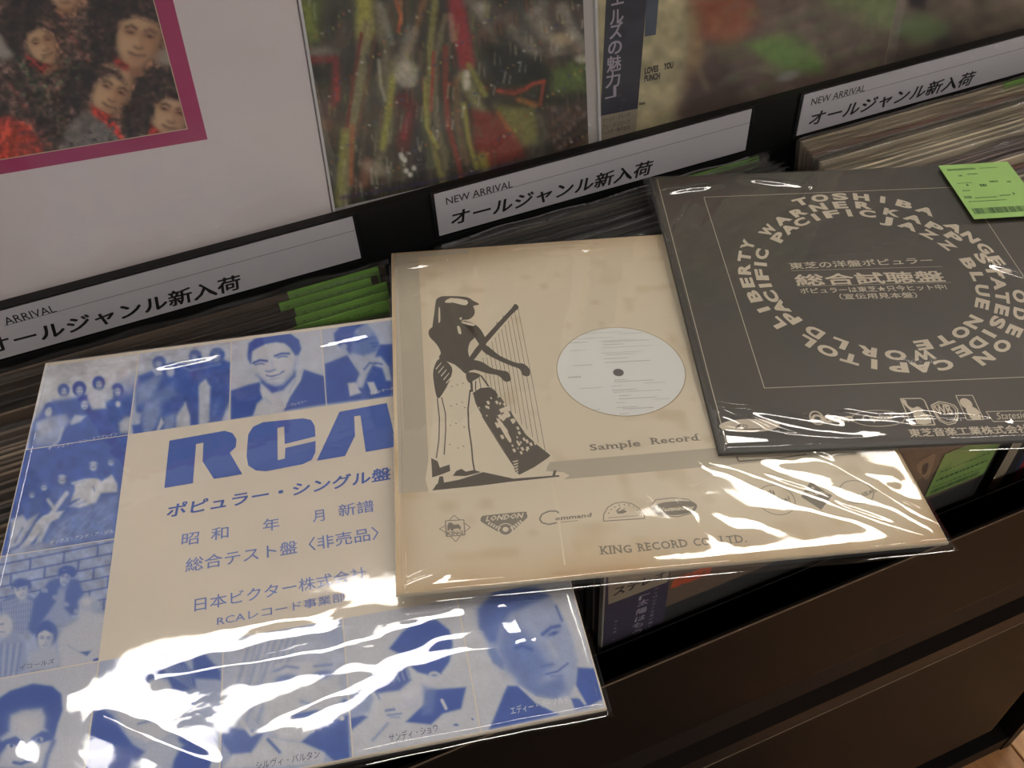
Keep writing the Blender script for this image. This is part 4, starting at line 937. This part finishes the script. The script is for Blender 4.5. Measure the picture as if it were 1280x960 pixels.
# front record of the middle bin
SF = Sheet((.1455, .266, EYE - .457), (1, 0, 0), (0, 0, -1))
t = empty('front_record_sleeve', SF.M)
tag(t, 'front record of the middle bin with purple paper band and orange sun lettering', 'record')
slab('jacket', rect(0, 0, .3155, .3130), t, mat('black_cover_card', srgb(30, 30, 32), .5), th=.004)
g = Ink(); g.poly([(.001, -.001), (.3145, -.001), (.3145, -.1005), (.24, -.104), (.15, -.1035), (.06, -.105), (.001, -.105)]); g.build('brown_picture', t, mat('brown_cover_print', srgb(118, 98, 78), .5, noise=.3, scale=22))
v, f = box(.0003, .0478, -.312, -.0005, .0001, .0005); o = mesh_obj('paper_band', v, f, mat('purple_band_paper', srgb(56, 45, 80), .5, noise=.12, scale=20), t); o['label'] = 'purple paper band with white japanese lettering'
g = Ink(); q = mapper(SF, 690, 690, 5.333)
g.poly([(.0005, -.0008), (.0475, -.0008), q(765, 195), q(372, 345)]); g.build('band_heading', o, mat('beige_band_print', srgb(160, 148, 126), .5), z=.0007)
g = Ink(); g.text('ステレオ', q(405, 285), q(745, 165), .0098, strike=.03); g.build('band_lettering', o, mat('dark_band_ink', srgb(40, 36, 44), .5), z=.0009)
g = Ink()
for ch, x, y in (('「', 605, 300), ('太', 600, 330), ('陽', 590, 385), ('は', 580, 435), ('も', 565, 480), ('う', 560, 525), ('輝', 560, 575), ('か', 525, 630)):
    g.text(ch, q(x - 34, y + 26), q(x + 34, y + 2), .0068, strike=.02, res=2)
for i in range(15): x, y = 690 - i * 4.5, 240 + i * 25; g.text('ア・ロックの王者が贈る新しい'[i % 14], q(x - 13, y + 10), q(x + 13, y + 1), .0028, res=1)
for i in range(12): x, y = 425 - i * 3, 430 + i * 24; g.text('永遠の名盤ここに復活する'[i % 12], q(x - 9, y + 8), q(x + 9, y + 1), .0022, res=1) if i % 5 else None
g.build('band_title', o, mat('pale_band_ink', srgb(176, 168, 186), .5), z=.0009)
g = Ink(); g.text('sun', q(790, 238), q(1052, 140), .0150, bold=.07, ref=.72, shear=.05); g.build('sun_lettering', t, mat('orange_cover_ink', srgb(206, 88, 44), .5), z=.0002)
g = Ink(); q = mapper(SF, 1040, 520, 5.333)
g.poly([q(*a) for a in [(640, 270), (690, 255), (640, 420), (600, 400), (560, 330)]], 2); g.build('cover_figure', t, mat('figure_print', srgb(150, 128, 100), .5), z=.0003)
g = Ink(); g.path([q(545, 300), q(740, 215)], .0006); g.poly([q(*a) for a in [(600, 330), (640, 310), (630, 370), (600, 390)]], 2); g.build('cover_figure_shadow', t, mat('figure_dark_print', srgb(60, 52, 44), .5), z=.0004)
a, b, c = q(640, 510), q(1000, 385), q(1111, 185); d = (a[0] , c[1]); a = (q(640, 510)[0] - .003, b[1]); 
o = slab('price_sticker', [(a[0], -.045), (b[0], -.045), (b[0], b[1] + .001), (a[0], b[1] + .001)], t, mat('green_sticker_paper', srgb(140, 182, 94), .5), th=.0003, bev=.0001, z=.0012); o['label'] = 'green price sticker'
g = Ink(); rr = random.Random(4)
for v_, w_ in ((.012, .0012), (.020, .0022), (.030, .0012)):
    u = a[0] + .004
    while u < b[0] - .006: wd = rr.uniform(.001, .0035); g.line((u, b[1] + v_), (u + wd, b[1] + v_), w_); u += wd + .0014
for i in range(40): g.line((a[0] + .004 + i * .0011, b[1] + .004), (a[0] + .004 + i * .0011, b[1] + .0085), rr.choice((.0003, .0006)))
g.build('sticker_print', o, mat('sticker_ink', srgb(62, 96, 44), .6), z=.0014)
def flat_cover(t, x0, x1, y0, y1, z, m, seed, amp=.0006, n=70, name='plastic_cover'):
    gx, gy = np.meshgrid(np.linspace(x0, x1, n + 1), np.linspace(y0, y1, n + 1))
    h = z + (vnoise(gx + 3, gy + 3, .03, seed) - .5) * 2 * amp + (vnoise(gx + 3, gy + 3, .012, seed + 1) - .5) * amp
    V = np.stack([gx.ravel(), gy.ravel(), h.ravel()], 1); i = np.arange(n)[:, None] * (n + 1) + np.arange(n)[None]
    F = np.stack([i, i + 1, i + n + 2, i + n + 1], -1).reshape(-1, 4)
    return mesh_obj(name, V, F, m, t, smooth=True)
flat_cover(t, -.002, .318, .001, -.314, .0025, FILM3, 3)
v, f = box(-.0022, -.0008, -.314, 0, -.003, .002); mesh_obj('cover_seam', v, f, mat('seam_film', srgb(150, 146, 138), .3), t)
# front record of the right bin
SG = Sheet((.4965, .275, EYE - .457), (1, 0, 0), (0, 0, -1))
t = empty('front_record_sleeve', SG.M); tag(t, 'front record of the right bin with a red cover and pale left edge', 'record')
slab('jacket', rect(0, 0, .3155, .3130), t, mat('dark_cover_card', srgb(34, 30, 30), .5), th=.004)
g = Ink(); g.poly([(.0262, -.001), (.3145, -.001), (.3145, -.312), (.0262, -.312)]); g.build('red_picture', t, mat('red_cover_print', srgb(196, 40, 48), .45, noise=.15, scale=20), z=.0002)
for n_, x0, x1, m in (('pale_edge_band', .0003, .0118, mat('pale_edge_card', srgb(176, 162, 138), .6)), ('black_band', .0118, .0215, mat('band_black', srgb(30, 28, 32), .5)), ('blue_band', .0215, .0262, mat('band_blue', srgb(40, 58, 104), .5))):
    g = Ink(); g.poly([(x0, -.001), (x1, -.001), (x1, -.312), (x0, -.312)]); g.build(n_, t, m, z=.0002)
g = Ink(); q = mapper(SG, 1120, 520, 6.857); g.text('A', q(1055, 530), q(1120, 500), .010, bold=.0); g.line(q(1030, 600), q(1060, 570), .001); g.build('cover_lettering', t, mat('pale_cover_ink', srgb(200, 190, 180), .5), z=.0003)
flat_cover(t, -.002, .318, .001, -.314, .0025, FILM3, 5)

# ------------------------------------------------------------------ covers standing face-on in the upper tier
LV = np.array([0, -.105, -.9945]); LV /= np.linalg.norm(LV)
def upsheet(y):         # plane leaning back, passing y at z = EYE-.42
    O = np.array([0, y, EYE - .42]) - LV * .30
    return Sheet(O, (1, 0, 0), LV)
def quad_from(BL, BR, TRdir, TLdir, H=.312):
    return [ext(BL, TLdir, H), ext(BR, TRdir, H), BR, BL]
# leftmost: white cover with a group photograph
S1 = upsheet(.628); t = empty('display_record_sleeve', S1.M)
tag(t, 'white record cover with magenta bordered group photograph, standing in the upper tier at left', 'record')
BR = S1.loc((417.5, 281)); tr = S1.loc((371, 0)); e = (BR - tr) / np.linalg.norm(BR - tr); w_ = np.array([e[1], -e[0]]) * 1.0
if w_[0] > 0: w_ = -w_
BR = BR + e * .022; BL = BR + w_ * .315
Qd = [tuple(BL - e * .314), tuple(BR - e * .314), tuple(BR), tuple(BL)]
slab('jacket', Qd, t, mat('white_cover_card', srgb(238, 229, 231), .45, noise=.05, scale=9), th=.004)
m_ = mapper(S1, 0, 0, 3.048)
ob = np.array(S1.loc((259.5, 174))); ib = np.array(m_(735, 522)); n_ = w_; up = -e
po = [ob + n_ * .165 + up * .165, ob + up * .165, ob, ob + n_ * .165]
MAG = mat('magenta_border_ink', srgb(176, 36, 102), .45)
g = Ink(); g.poly(po); g.build('magenta_border', t, MAG, z=.00012)
bw = .0125; pi_ = [po[0] + (-n_ * bw) - up * bw, po[1] + n_ * bw - up * bw, po[2] + n_ * bw + up * bw * .85, po[3] - n_ * bw + up * bw * .85]
g = Ink(); k_ = .0007; g.poly([pi_[0] + n_ * k_ + up * k_, pi_[1] - n_ * k_ + up * k_, pi_[2] - n_ * k_ - up * k_, pi_[3] + n_ * k_ - up * k_]); g.build('cream_keyline', t, mat('cream_keyline_ink', srgb(214, 190, 160), .5), z=.0002)
p = Paint(S1, pi_, .0011, (66, 50, 44)).crop(0, 0, 3.048)
SKN = (222, 182, 142); SKD = (166, 116, 84); HR = (38, 26, 24); DK = (60, 36, 30)
p.noise(.35, 60, 3)
p.E(0, 170, 70, 60, (178, 170, 160), 20).E(640, 215, 60, 34, (168, 160, 146), 12)
for i in range(150):
    x = (i * 137.5) % 420 - 20; y = 60 + (i * 89.3) % 560
    if x + y * .2 < 470: p.E(x, y, 9 + i % 9, 6 + i % 7, [(120, 92, 84), (150, 132, 122), (36, 30, 32), (104, 48, 40), (84, 70, 66), (44, 58, 44)][i % 6], 6, (i * 31) % 180, .55)
p.P([(-40, 450), (30, 440), (110, 480), (165, 560), (170, 640), (-40, 670)], (166, 56, 44), 14).E(60, 540, 60, 60, (190, 78, 58), 40, 0, .5)
p.face(250, -20, 60, 50, SKN, DK, SKD, 5)
p.P([(5, 60), (60, -30), (150, -30), (230, 60), (220, 150), (235, 230), (180, 160), (90, 120), (80, 210), (30, 180), (0, 120)], HR, 14)
p.face(160, 165, 58, 78, SKN, DK, SKD, -18, .1, 0).P([(60, 150), (70, 90), (140, 70), (220, 110), (225, 190), (205, 130), (150, 105), (105, 130), (85, 200)], HR, 10)
p.P([(100, 210), (140, 230), (200, 250), (160, 280), (110, 250)], (140, 44, 36), 8)
p.P([(330, 40), (420, -40), (580, -40), (640, 60), (620, 180), (590, 130), (500, 80), (420, 130), (440, 230), (380, 240), (340, 160)], HR, 14)
p.face(525, 140, 88, 112, SKN, DK, SKD, 12, .1, 0).P([(400, 120), (420, 30), (500, 0), (600, 30), (632, 130), (600, 90), (520, 62), (460, 80), (430, 150), (440, 200), (415, 190)], HR, 12)
p.P([(430, 210), (490, 250), (480, 290), (440, 280)], (168, 50, 42), 8)
p.P([(240, 350), (270, 260), (360, 230), (450, 260), (420, 280), (360, 300), (350, 380), (360, 420), (290, 400), (230, 400)], HR, 14)
p.face(420, 345, 74, 92, SKN, DK, SKD, 24, .25, 0).P([(330, 300), (380, 250), (450, 262), (480, 320), (430, 285), (370, 310), (345, 370)], HR, 12)
p.P([(350, 400), (420, 440), (470, 520), (470, 560), (420, 500), (350, 450)], (176, 52, 42), 8).P([(470, 400), (520, 430), (540, 520), (480, 560)], HR, 14)
p.P([(230, 560), (260, 470), (330, 420), (400, 470), (470, 550), (460, 580), (300, 610), (220, 625)], (112, 104, 100), 12)
for i in range(60):
    x = 250 + (i * 37) % 190; y = 450 + (i * 53) % 150
    if y > 560 - (x - 250) * .6: p.E(x, y, 9, 9, (176, 172, 166) if i % 2 else (52, 50, 54), 4, 0, .75); p.E(x, y, 4, 4, (60, 58, 60), 3)
p.P([(500, 370), (530, 290), (620, 260), (700, 330), (720, 420), (690, 400), (640, 370), (590, 380), (580, 470), (540, 480), (505, 430)], HR, 14)
p.face(648, 430, 76, 90, SKN, DK, SKD, 16, .15, 0).P([(560, 400), (590, 340), (660, 330), (715, 390), (722, 440), (690, 385), (630, 372), (590, 400), (585, 450)], HR, 10)
p.P([(570, 470), (620, 510), (700, 520), (640, 560), (560, 560)], (166, 50, 42), 8).P([(490, 560), (540, 510), (600, 540), (640, 560), (490, 590)], (150, 142, 124), 10)
for i in range(26): p.S([(60 + (i * 19) % 240, 230 + (i * 31) % 150), (75 + (i * 19) % 240, 215 + (i * 31) % 150)], 5, (46, 92, 56), 4, .6)
keep = p.C.copy(); lum = keep.mean(-1, keepdims=True); p.noise(.8, 13, 4).noise(.6, 30, 12); km = np.clip((lum - 75) / 40, 0, 1); p.C = p.C * (1 - km) * 1.25 + keep * km
p.build('cover_picture', t, PM, z=.00028)
flat_cover(t, BL[0] - .012, BR[0] + .014, BR[1] - .004, BR[1] + .318, .0026, FILM3, 9, .0007)
v, f = box(-.0006, .0014, 0, .315, -.004, .0022)
se = mesh_obj('cover_seam', [tuple(np.array(BR) + np.array([-e[0], -e[1]]) * y + np.array([-w_[0], -w_[1]]) * (x + .0012)) + (z,) for x, y, z in v], f, mat('pale_seam_film', srgb(214, 212, 214), .25), t)
# second: abstract painting
S2 = upsheet(.6355); t = empty('display_record_sleeve', S2.M)
tag(t, 'record cover with an abstract painting of dark green, yellow and red streaks, upper tier', 'record')
BRo = np.array(S2.loc((748, 190))); rt = np.array(S2.loc((742, 0))); e2 = (rt - BRo) / np.linalg.norm(rt - BRo)
bl = np.array(S2.loc((417, 268))); w2 = (bl - BRo) / np.linalg.norm(bl - BRo)
BRo = BRo - e2 * .02; q4 = [tuple(BRo + w2 * .315 + e2 * .314), tuple(BRo + e2 * .314), tuple(BRo), tuple(BRo + w2 * .315)]
slab('jacket', q4, t, mat('painting_cover_card', srgb(196, 192, 190), .45), th=.0045)
bri = np.array(S2.loc((736, 186))); bli = bri + w2 * .296; 
p = Paint(S2, [bli + e2 * .296, bri + e2 * .296, bri, bli], .0012, (48, 46, 38)).crop(360, 0, 3.048)
p.noise(.5, 120, 5).noise(.3, 30, 8, 1, .4)
p.C = p.C * 1.25
for i in range(200):
    x = (i * 211.7) % 1180; y = (i * 131.3) % 820 - 30; L_ = 30 + (i * 37) % 90; dx = ((i * 53) % 30 - 15) * (1 if x < 760 else 3)
    p.S([(x, y), (x + dx, y + L_)], 10 + i % 16, [(84, 96, 58), (120, 106, 76), (66, 60, 46), (104, 74, 52), (140, 132, 100), (58, 72, 50), (112, 60, 46)][i % 7], 12, .5)
GR = (60, 78, 44); YE = (176, 172, 62); CRm = (176, 170, 148); RD = (160, 40, 38); OR = (190, 86, 40); DG = (30, 40, 30); BRW = (96, 66, 48)
p.P([(30, 0), (130, 0), (110, 150), (50, 170)], (96, 116, 40), 40).S([(60, 10), (90, 130)], 40, (150, 160, 50), 30, .7).E(110, 200, 60, 24, (150, 140, 128), 20, 0, .8)
p.S([(70, 230), (180, 225), (185, 330), (170, 400)], 26, RD, 14, .85).S([(185, 300), (190, 380)], 16, (190, 50, 50), 8).E(130, 420, 50, 50, (130, 90, 84), 30, 0, .7).E(140, 480, 40, 26, (160, 96, 60), 20, 0, .6)
p.S([(290, 0), (295, 120)], 70, YE, 20, .9).S([(300, 100), (270, 320), (235, 520), (210, 780)], 46, (150, 142, 96), 14, .85).S([(330, 140), (300, 330), (260, 520)], 14, (110, 70, 50), 8, .8)
p.S([(215, 500), (190, 780)], 30, (158, 158, 60), 14, .8).S([(280, 130), (250, 300), (225, 480)], 12, (120, 40, 34), 6).S([(245, 480), (240, 700)], 14, OR, 7, .8)
p.S([(340, 30), (370, 200), (385, 380), (370, 540), (330, 660)], 34, (120, 112, 84), 14, .9).S([(400, 290), (385, 420), (360, 560)], 24, (162, 160, 52), 10, .9).S([(345, 230), (355, 330), (370, 380)], 12, CRm, 6, .8).S([(350, 20), (395, 160)], 28, (150, 150, 132), 12, .7)
p.S([(410, 0), (430, 60), (420, 120)], 14, OR, 5).S([(430, 0), (432, 90)], 10, (220, 120, 60), 5, .8).S([(520, 0), (480, 130), (440, 240)], 26, (150, 100, 52), 12, .8).S([(470, 120), (440, 230)], 50, (150, 142, 128), 20, .8).E(450, 280, 46, 50, (190, 184, 166), 18, 0, .9).E(460, 310, 28, 24, (170, 162, 144), 10)
p.S([(560, 0), (545, 150), (540, 300), (530, 480), (590, 690)], 26, (140, 134, 66), 10, .95).S([(600, 60), (560, 220), (560, 420), (600, 640)], 20, (122, 110, 80), 8, .9).S([(555, 200), (545, 420)], 10, (176, 60, 40), 5).S([(520, 300), (525, 480), (570, 560)], 14, YE, 6, .8)
p.S([(640, 0), (660, 120), (680, 240)], 62, (170, 38, 48), 14, .95).S([(620, 60), (630, 150)], 22, (190, 130, 110), 10, .8).S([(680, 240), (640, 320), (600, 320)], 14, (160, 60, 40), 7, .8)
p.S([(600, 180), (600, 340), (610, 480), (650, 620), (660, 680)], 20, (156, 52, 40), 7, .85).S([(640, 300), (640, 440), (680, 620)], 24, (120, 90, 60), 8, .9).S([(670, 290), (720, 400), (770, 470)], 46, (140, 140, 92), 14, .9).S([(690, 250), (750, 360)], 24, (150, 150, 60), 8, .8).S([(670, 400), (690, 540), (720, 640)], 20, (170, 164, 60), 8, .85)
p.S([(680, 280), (680, 330)], 26, (206, 200, 182), 7, .9)
p.S([(690, 0), (760, 60), (850, 110), (950, 110)], 50, (120, 106, 92), 22, .8)
for i in range(70):
    x = 730 + (i * 83.7) % 400; y = 20 + (i * 47.9) % 200; c = [(150, 140, 126), (90, 84, 76), (190, 180, 164), (104, 78, 66), (60, 62, 56)][i % 5]; p.E(x, y, 22 + i % 20, 14 + i % 15, c, 14, (i * 29) % 180, .55)
p.E(1040, 150, 40, 26, (196, 172, 130), 14, 0, .8).E(1120, 225, 26, 18, (180, 174, 156), 8)
p.P([(740, 160), (840, 180), (960, 220), (1000, 290), (880, 330), (780, 320)], (26, 32, 26), 26).P([(1010, 260), (1130, 250), (1140, 350), (1000, 360)], (92, 118, 50), 26, .9).S([(1080, 250), (1110, 300)], 20, (112, 134, 60), 12, .7)
p.S([(800, 345), (860, 355), (900, 340), (930, 320), (975, 310)], 14, (196, 62, 40), 6).S([(975, 310), (960, 400)], 12, (176, 60, 40), 6).S([(880, 380), (940, 400)], 22, (196, 110, 50), 8, .8).S([(890, 340), (830, 350)], 22, (120, 60, 40), 10, .7)
p.P([(700, 420), (780, 430), (900, 520), (900, 600), (760, 640), (710, 560)], (142, 44, 36), 20).P([(780, 400), (940, 410), (950, 540), (900, 560), (820, 470)], (132, 130, 60), 18, .9).S([(800, 430), (860, 520)], 14, (190, 90, 50), 8, .8).S([(740, 600), (760, 680)], 40, (166, 162, 54), 14, .8)
p.P([(980, 420), (1130, 390), (1140, 560), (1000, 590)], (72, 52, 42), 20)
for i in range(40): p.E(1000 + (i * 37) % 130, 410 + (i * 59) % 160, 12, 8, [(110, 78, 60), (50, 40, 36), (130, 112, 96)][i % 3], 6, i * 20, .7)
p.S([(440, 380), (480, 420), (440, 560)], 50, (112, 28, 34), 16, .8).S([(460, 440), (440, 520)], 26, (170, 44, 50), 10, .7).P([(480, 420), (540, 560), (520, 700), (460, 700)], (42, 40, 52), 24, .8).S([(500, 420), (540, 620)], 16, (70, 84, 56), 8, .8)
p.S([(300, 620), (290, 700)], 40, (150, 84, 60), 16, .8).E(330, 640, 60, 26, (176, 160, 136), 14, 20, .6)
for i in range(170):
    x = (i * 173.3) % 1130; y = (i * 97.7) % 760; p.E(x + 20, y, 3 + i % 4, 3 + i % 3, [(196, 190, 70), (200, 90, 46), (206, 202, 188), (60, 74, 120)][i % 4 if i % 7 else 3], 3, 0, .75)
for i in range(260):
    x = (i * 157.3) % 1160; y = (i * 119.9) % 800 - 20; L_ = 16 + (i * 29) % 50; dx = (i * 41) % 16 - 8
    p.S([(x, y), (x + dx, y + L_)], 3 + i % 6, [(172, 164, 128), (92, 108, 56), (52, 46, 38), (150, 84, 56), (196, 190, 170), (112, 98, 70), (150, 150, 66)][i % 7], 4, .55)
for x, y in ((435, 600), (445, 610), (450, 650), (480, 640), (465, 665), (430, 590)): p.E(x, y, 9, 10, (206, 204, 194), 4)
p.S([(200, 755), (500, 700), (1130, 570)], 10, (60, 44, 120), 6, .5).noise(.14, 12, 4).desat(.2)
p.C = p.C * 1.12
p.build('cover_painting', t, PM, z=.00012)
flat_cover(t, bli[0] - .008, BRo[0] + .003, BRo[1] - .003, BRo[1] + .316, .0032, FILM3, 14, .0008)
v, f = box(-.0002, .0020, 0, .316, -.0045, .0030)
mesh_obj('cover_seam', [tuple(BRo + e2 * y - w2 * (x)) + (z,) for x, y, z in v], f, mat('pale_seam_film', srgb(214, 212, 214), .25), t)
# third: beige cover with navy paper band
S3 = upsheet(.643); t = empty('display_record_sleeve', S3.M)
tag(t, 'beige record cover with a navy paper band and a brown and green picture, upper tier', 'record')
blc = np.array(S3.loc((747, 184))); brc = np.array(S3.loc((1108, 94))); w3 = (brc - blc) / np.linalg.norm(brc - blc); e3 = np.array([-w3[1], w3[0]])
blc = blc - e3 * .02; q4 = [tuple(blc + e3 * .314), tuple(blc + e3 * .314 + w3 * .311), tuple(blc + w3 * .311), tuple(blc)]
slab('jacket', q4, t, mat('beige_cover_card', srgb(168, 158, 122), .5), th=.0045)
p = Paint(S3, [blc + e3 * .313 + w3 * .001, blc + e3 * .313 + w3 * .310, blc + w3 * .310 + e3 * .001, blc + w3 * .001 + e3 * .001], .0014, (158, 148, 112)).crop(740, 0, 2.37)
p.noise(.25, 50, 6)
p.P([(290, -60), (1000, -60), (1000, 300), (480, 320), (300, 370), (250, 380), (300, 200)], (98, 80, 70), 40)
p.P([(290, -60), (330, -60), (310, 60), (330, 120), (330, 240), (280, 260), (290, 120)], (150, 120, 80), 20, .8)
p.P([(300, 0), (460, -40), (500, 60), (400, 120), (330, 110)], (142, 74, 48), 26).E(400, 90, 60, 30, (150, 84, 60), 24, 0, .8)
p.P([(300, 200), (400, 170), (480, 210), (460, 310), (320, 350), (260, 340)], (76, 58, 54), 30).S([(300, 180), (340, 260)], 22, (150, 128, 92), 14, .5)
p.P([(450, 130), (560, 95), (640, 120), (690, 180), (680, 215), (560, 210), (500, 170)], (100, 134, 62), 18)
p.P([(650, -40), (940, -60), (900, 90), (800, 80), (700, 20)], (110, 132, 74), 30, .85).S([(590, -20), (680, 60), (780, 60)], 60, (112, 96, 84), 40, .6)
for i in range(60): x = 420 + (i * 71) % 440; y = 20 + (i * 43) % 280; p.E(x, y, 16 + i % 20, 8 + i % 8, [(120, 102, 92), (84, 68, 64), (140, 120, 108), (92, 110, 66)][i % 4], 12, -18, .4)
p.C = p.C * 1.2; p.noise(.1, 26, 11).desat(.15).E(580, 225, 34, 14, (176, 178, 176), 8, -15, .8).E(530, 210, 40, 10, (140, 150, 110), 10, 10, .6)
p.P([(260, 330), (480, 300), (860, 230), (860, 330), (260, 400)], (92, 74, 62), 30, .8).S([(870, 210), (905, 80), (920, -20)], 5, (140, 140, 84), 4)
p.build('cover_picture', t, PM, z=.00012)
qb = mapper(S3, 740, 0, 5.333)
a, b, c, d = [np.array(qb(*x)) for x in ((93, 0), (362, 0), (303, 722), (56, 772))]
a = a + (a - d) * 1.1; b = b + (b - c) * 1.1
v = [(*d, .0001), (*c, .0001), (*b, .0001), (*a, .0001), (*d, .0005), (*c, .0005), (*b, .0005), (*a, .0005)]
f = box(0, 1, 0, 1, 0, 1)[1]
ob_ = mesh_obj('paper_band', v, f, mat('navy_band_paper', srgb(36, 38, 58), .45, noise=.12, scale=14), t); ob_['label'] = 'navy paper band with white vertical lettering'
g = Ink(); g.poly([qb(56, 772), qb(303, 722), qb(288, 890), qb(38, 960)]); g.build('band_foot', t, mat('band_foot_paper', srgb(158, 146, 128), .5), z=.0005)
g = Ink()
for ch, x, y, s in (('エ', 168, 8, 40), ('ル', 162, 128, 44), ('ズ', 158, 222, 42), ('の', 150, 330, 44), ('魅', 144, 440, 46), ('力', 136, 545, 46), ('」', 122, 615, 36)):
    g.text(ch, qb(x - s, y + 34), qb(x + s, y + 16), .0125, strike=.02)
g.build('band_lettering', ob_, mat('pale_violet_ink', srgb(176, 168, 186), .5), z=.0007)
g = Ink()
for t_, a, b, h in (('LOVES', (347, 492), (440, 472), .0054), ('YOU', (474, 462), (538, 450), .0054), ('PUNCH', (345, 542), (450, 522), .0054), ('inc', (312, 700), (352, 692), .003)): g.text(t_, qb(*a), qb(*b), h, bold=.05)
for t_, a, b, h in (('ワールド・グルーヴ', (70, 815), (250, 775), .0040), ('ブレ・デジローブ', (66, 862), (252, 822), .0044), ('キュスター株式会社', (50, 900), (252, 858), .0040)): g.text(t_, qb(*a), qb(*b), h, res=1)
g.build('small_lettering', t, mat('dark_small_ink', srgb(58, 52, 50), .5), z=.0007)
g = Ink(); g.poly([qb(364, -60), qb(450, -80), qb(424, 230), qb(350, 244)]); g.build('blue_panel', t, mat('slate_blue_ink', srgb(74, 86, 106), .5), z=.00025)
flat_cover(t, blc[0] - .001, brc[0] + .004, min(blc[1], brc[1]) - .012, blc[1] + .312, .0034, FILM3, 18, .0008)
# fourth: dim brown cover at the far right
S4 = upsheet(.651); t = empty('display_record_sleeve', S4.M)
tag(t, 'dim brown grey record cover with a pale green patch, rightmost in the upper tier', 'record')
a = np.array(S4.loc((1100, 98))); b = np.array(S4.loc((1280, 50))); w4 = (b - a) / np.linalg.norm(b - a); e4 = np.array([-w4[1], w4[0]]); a = a - e4 * .02
q4 = [tuple(a + e4 * .314), tuple(a + e4 * .314 + w4 * .315), tuple(a + w4 * .315), tuple(a)]
slab('jacket', q4, t, mat('brown_grey_cover_card', srgb(104, 92, 78), .5), th=.0045)
p = Paint(S4, [a + e4 * .313 + w4 * .001, a + e4 * .313 + w4 * .314, a + w4 * .314 + e4 * .001, a + w4 * .001 + e4 * .001], .002, (130, 116, 100)).crop(930, 0, 3.657)
p.noise(.3, 90, 8).P([(720, 90), (820, 60), (930, 110), (920, 180), (800, 200), (700, 160)], (118, 142, 96), 30, .85).P([(740, -60), (860, -60), (820, 40), (760, 30)], (36, 34, 46), 20, .85).E(920, 210, 40, 40, (56, 52, 60), 30, 0, .7).P([(650, 240), (1280, 120), (1280, 260), (640, 330)], (70, 60, 52), 30, .7)
p.build('cover_picture', t, PM, z=.00012)
flat_cover(t, a[0], b[0] + .1, a[1] - .01, a[1] + .33, .0026, FILM3, 24, .0008)
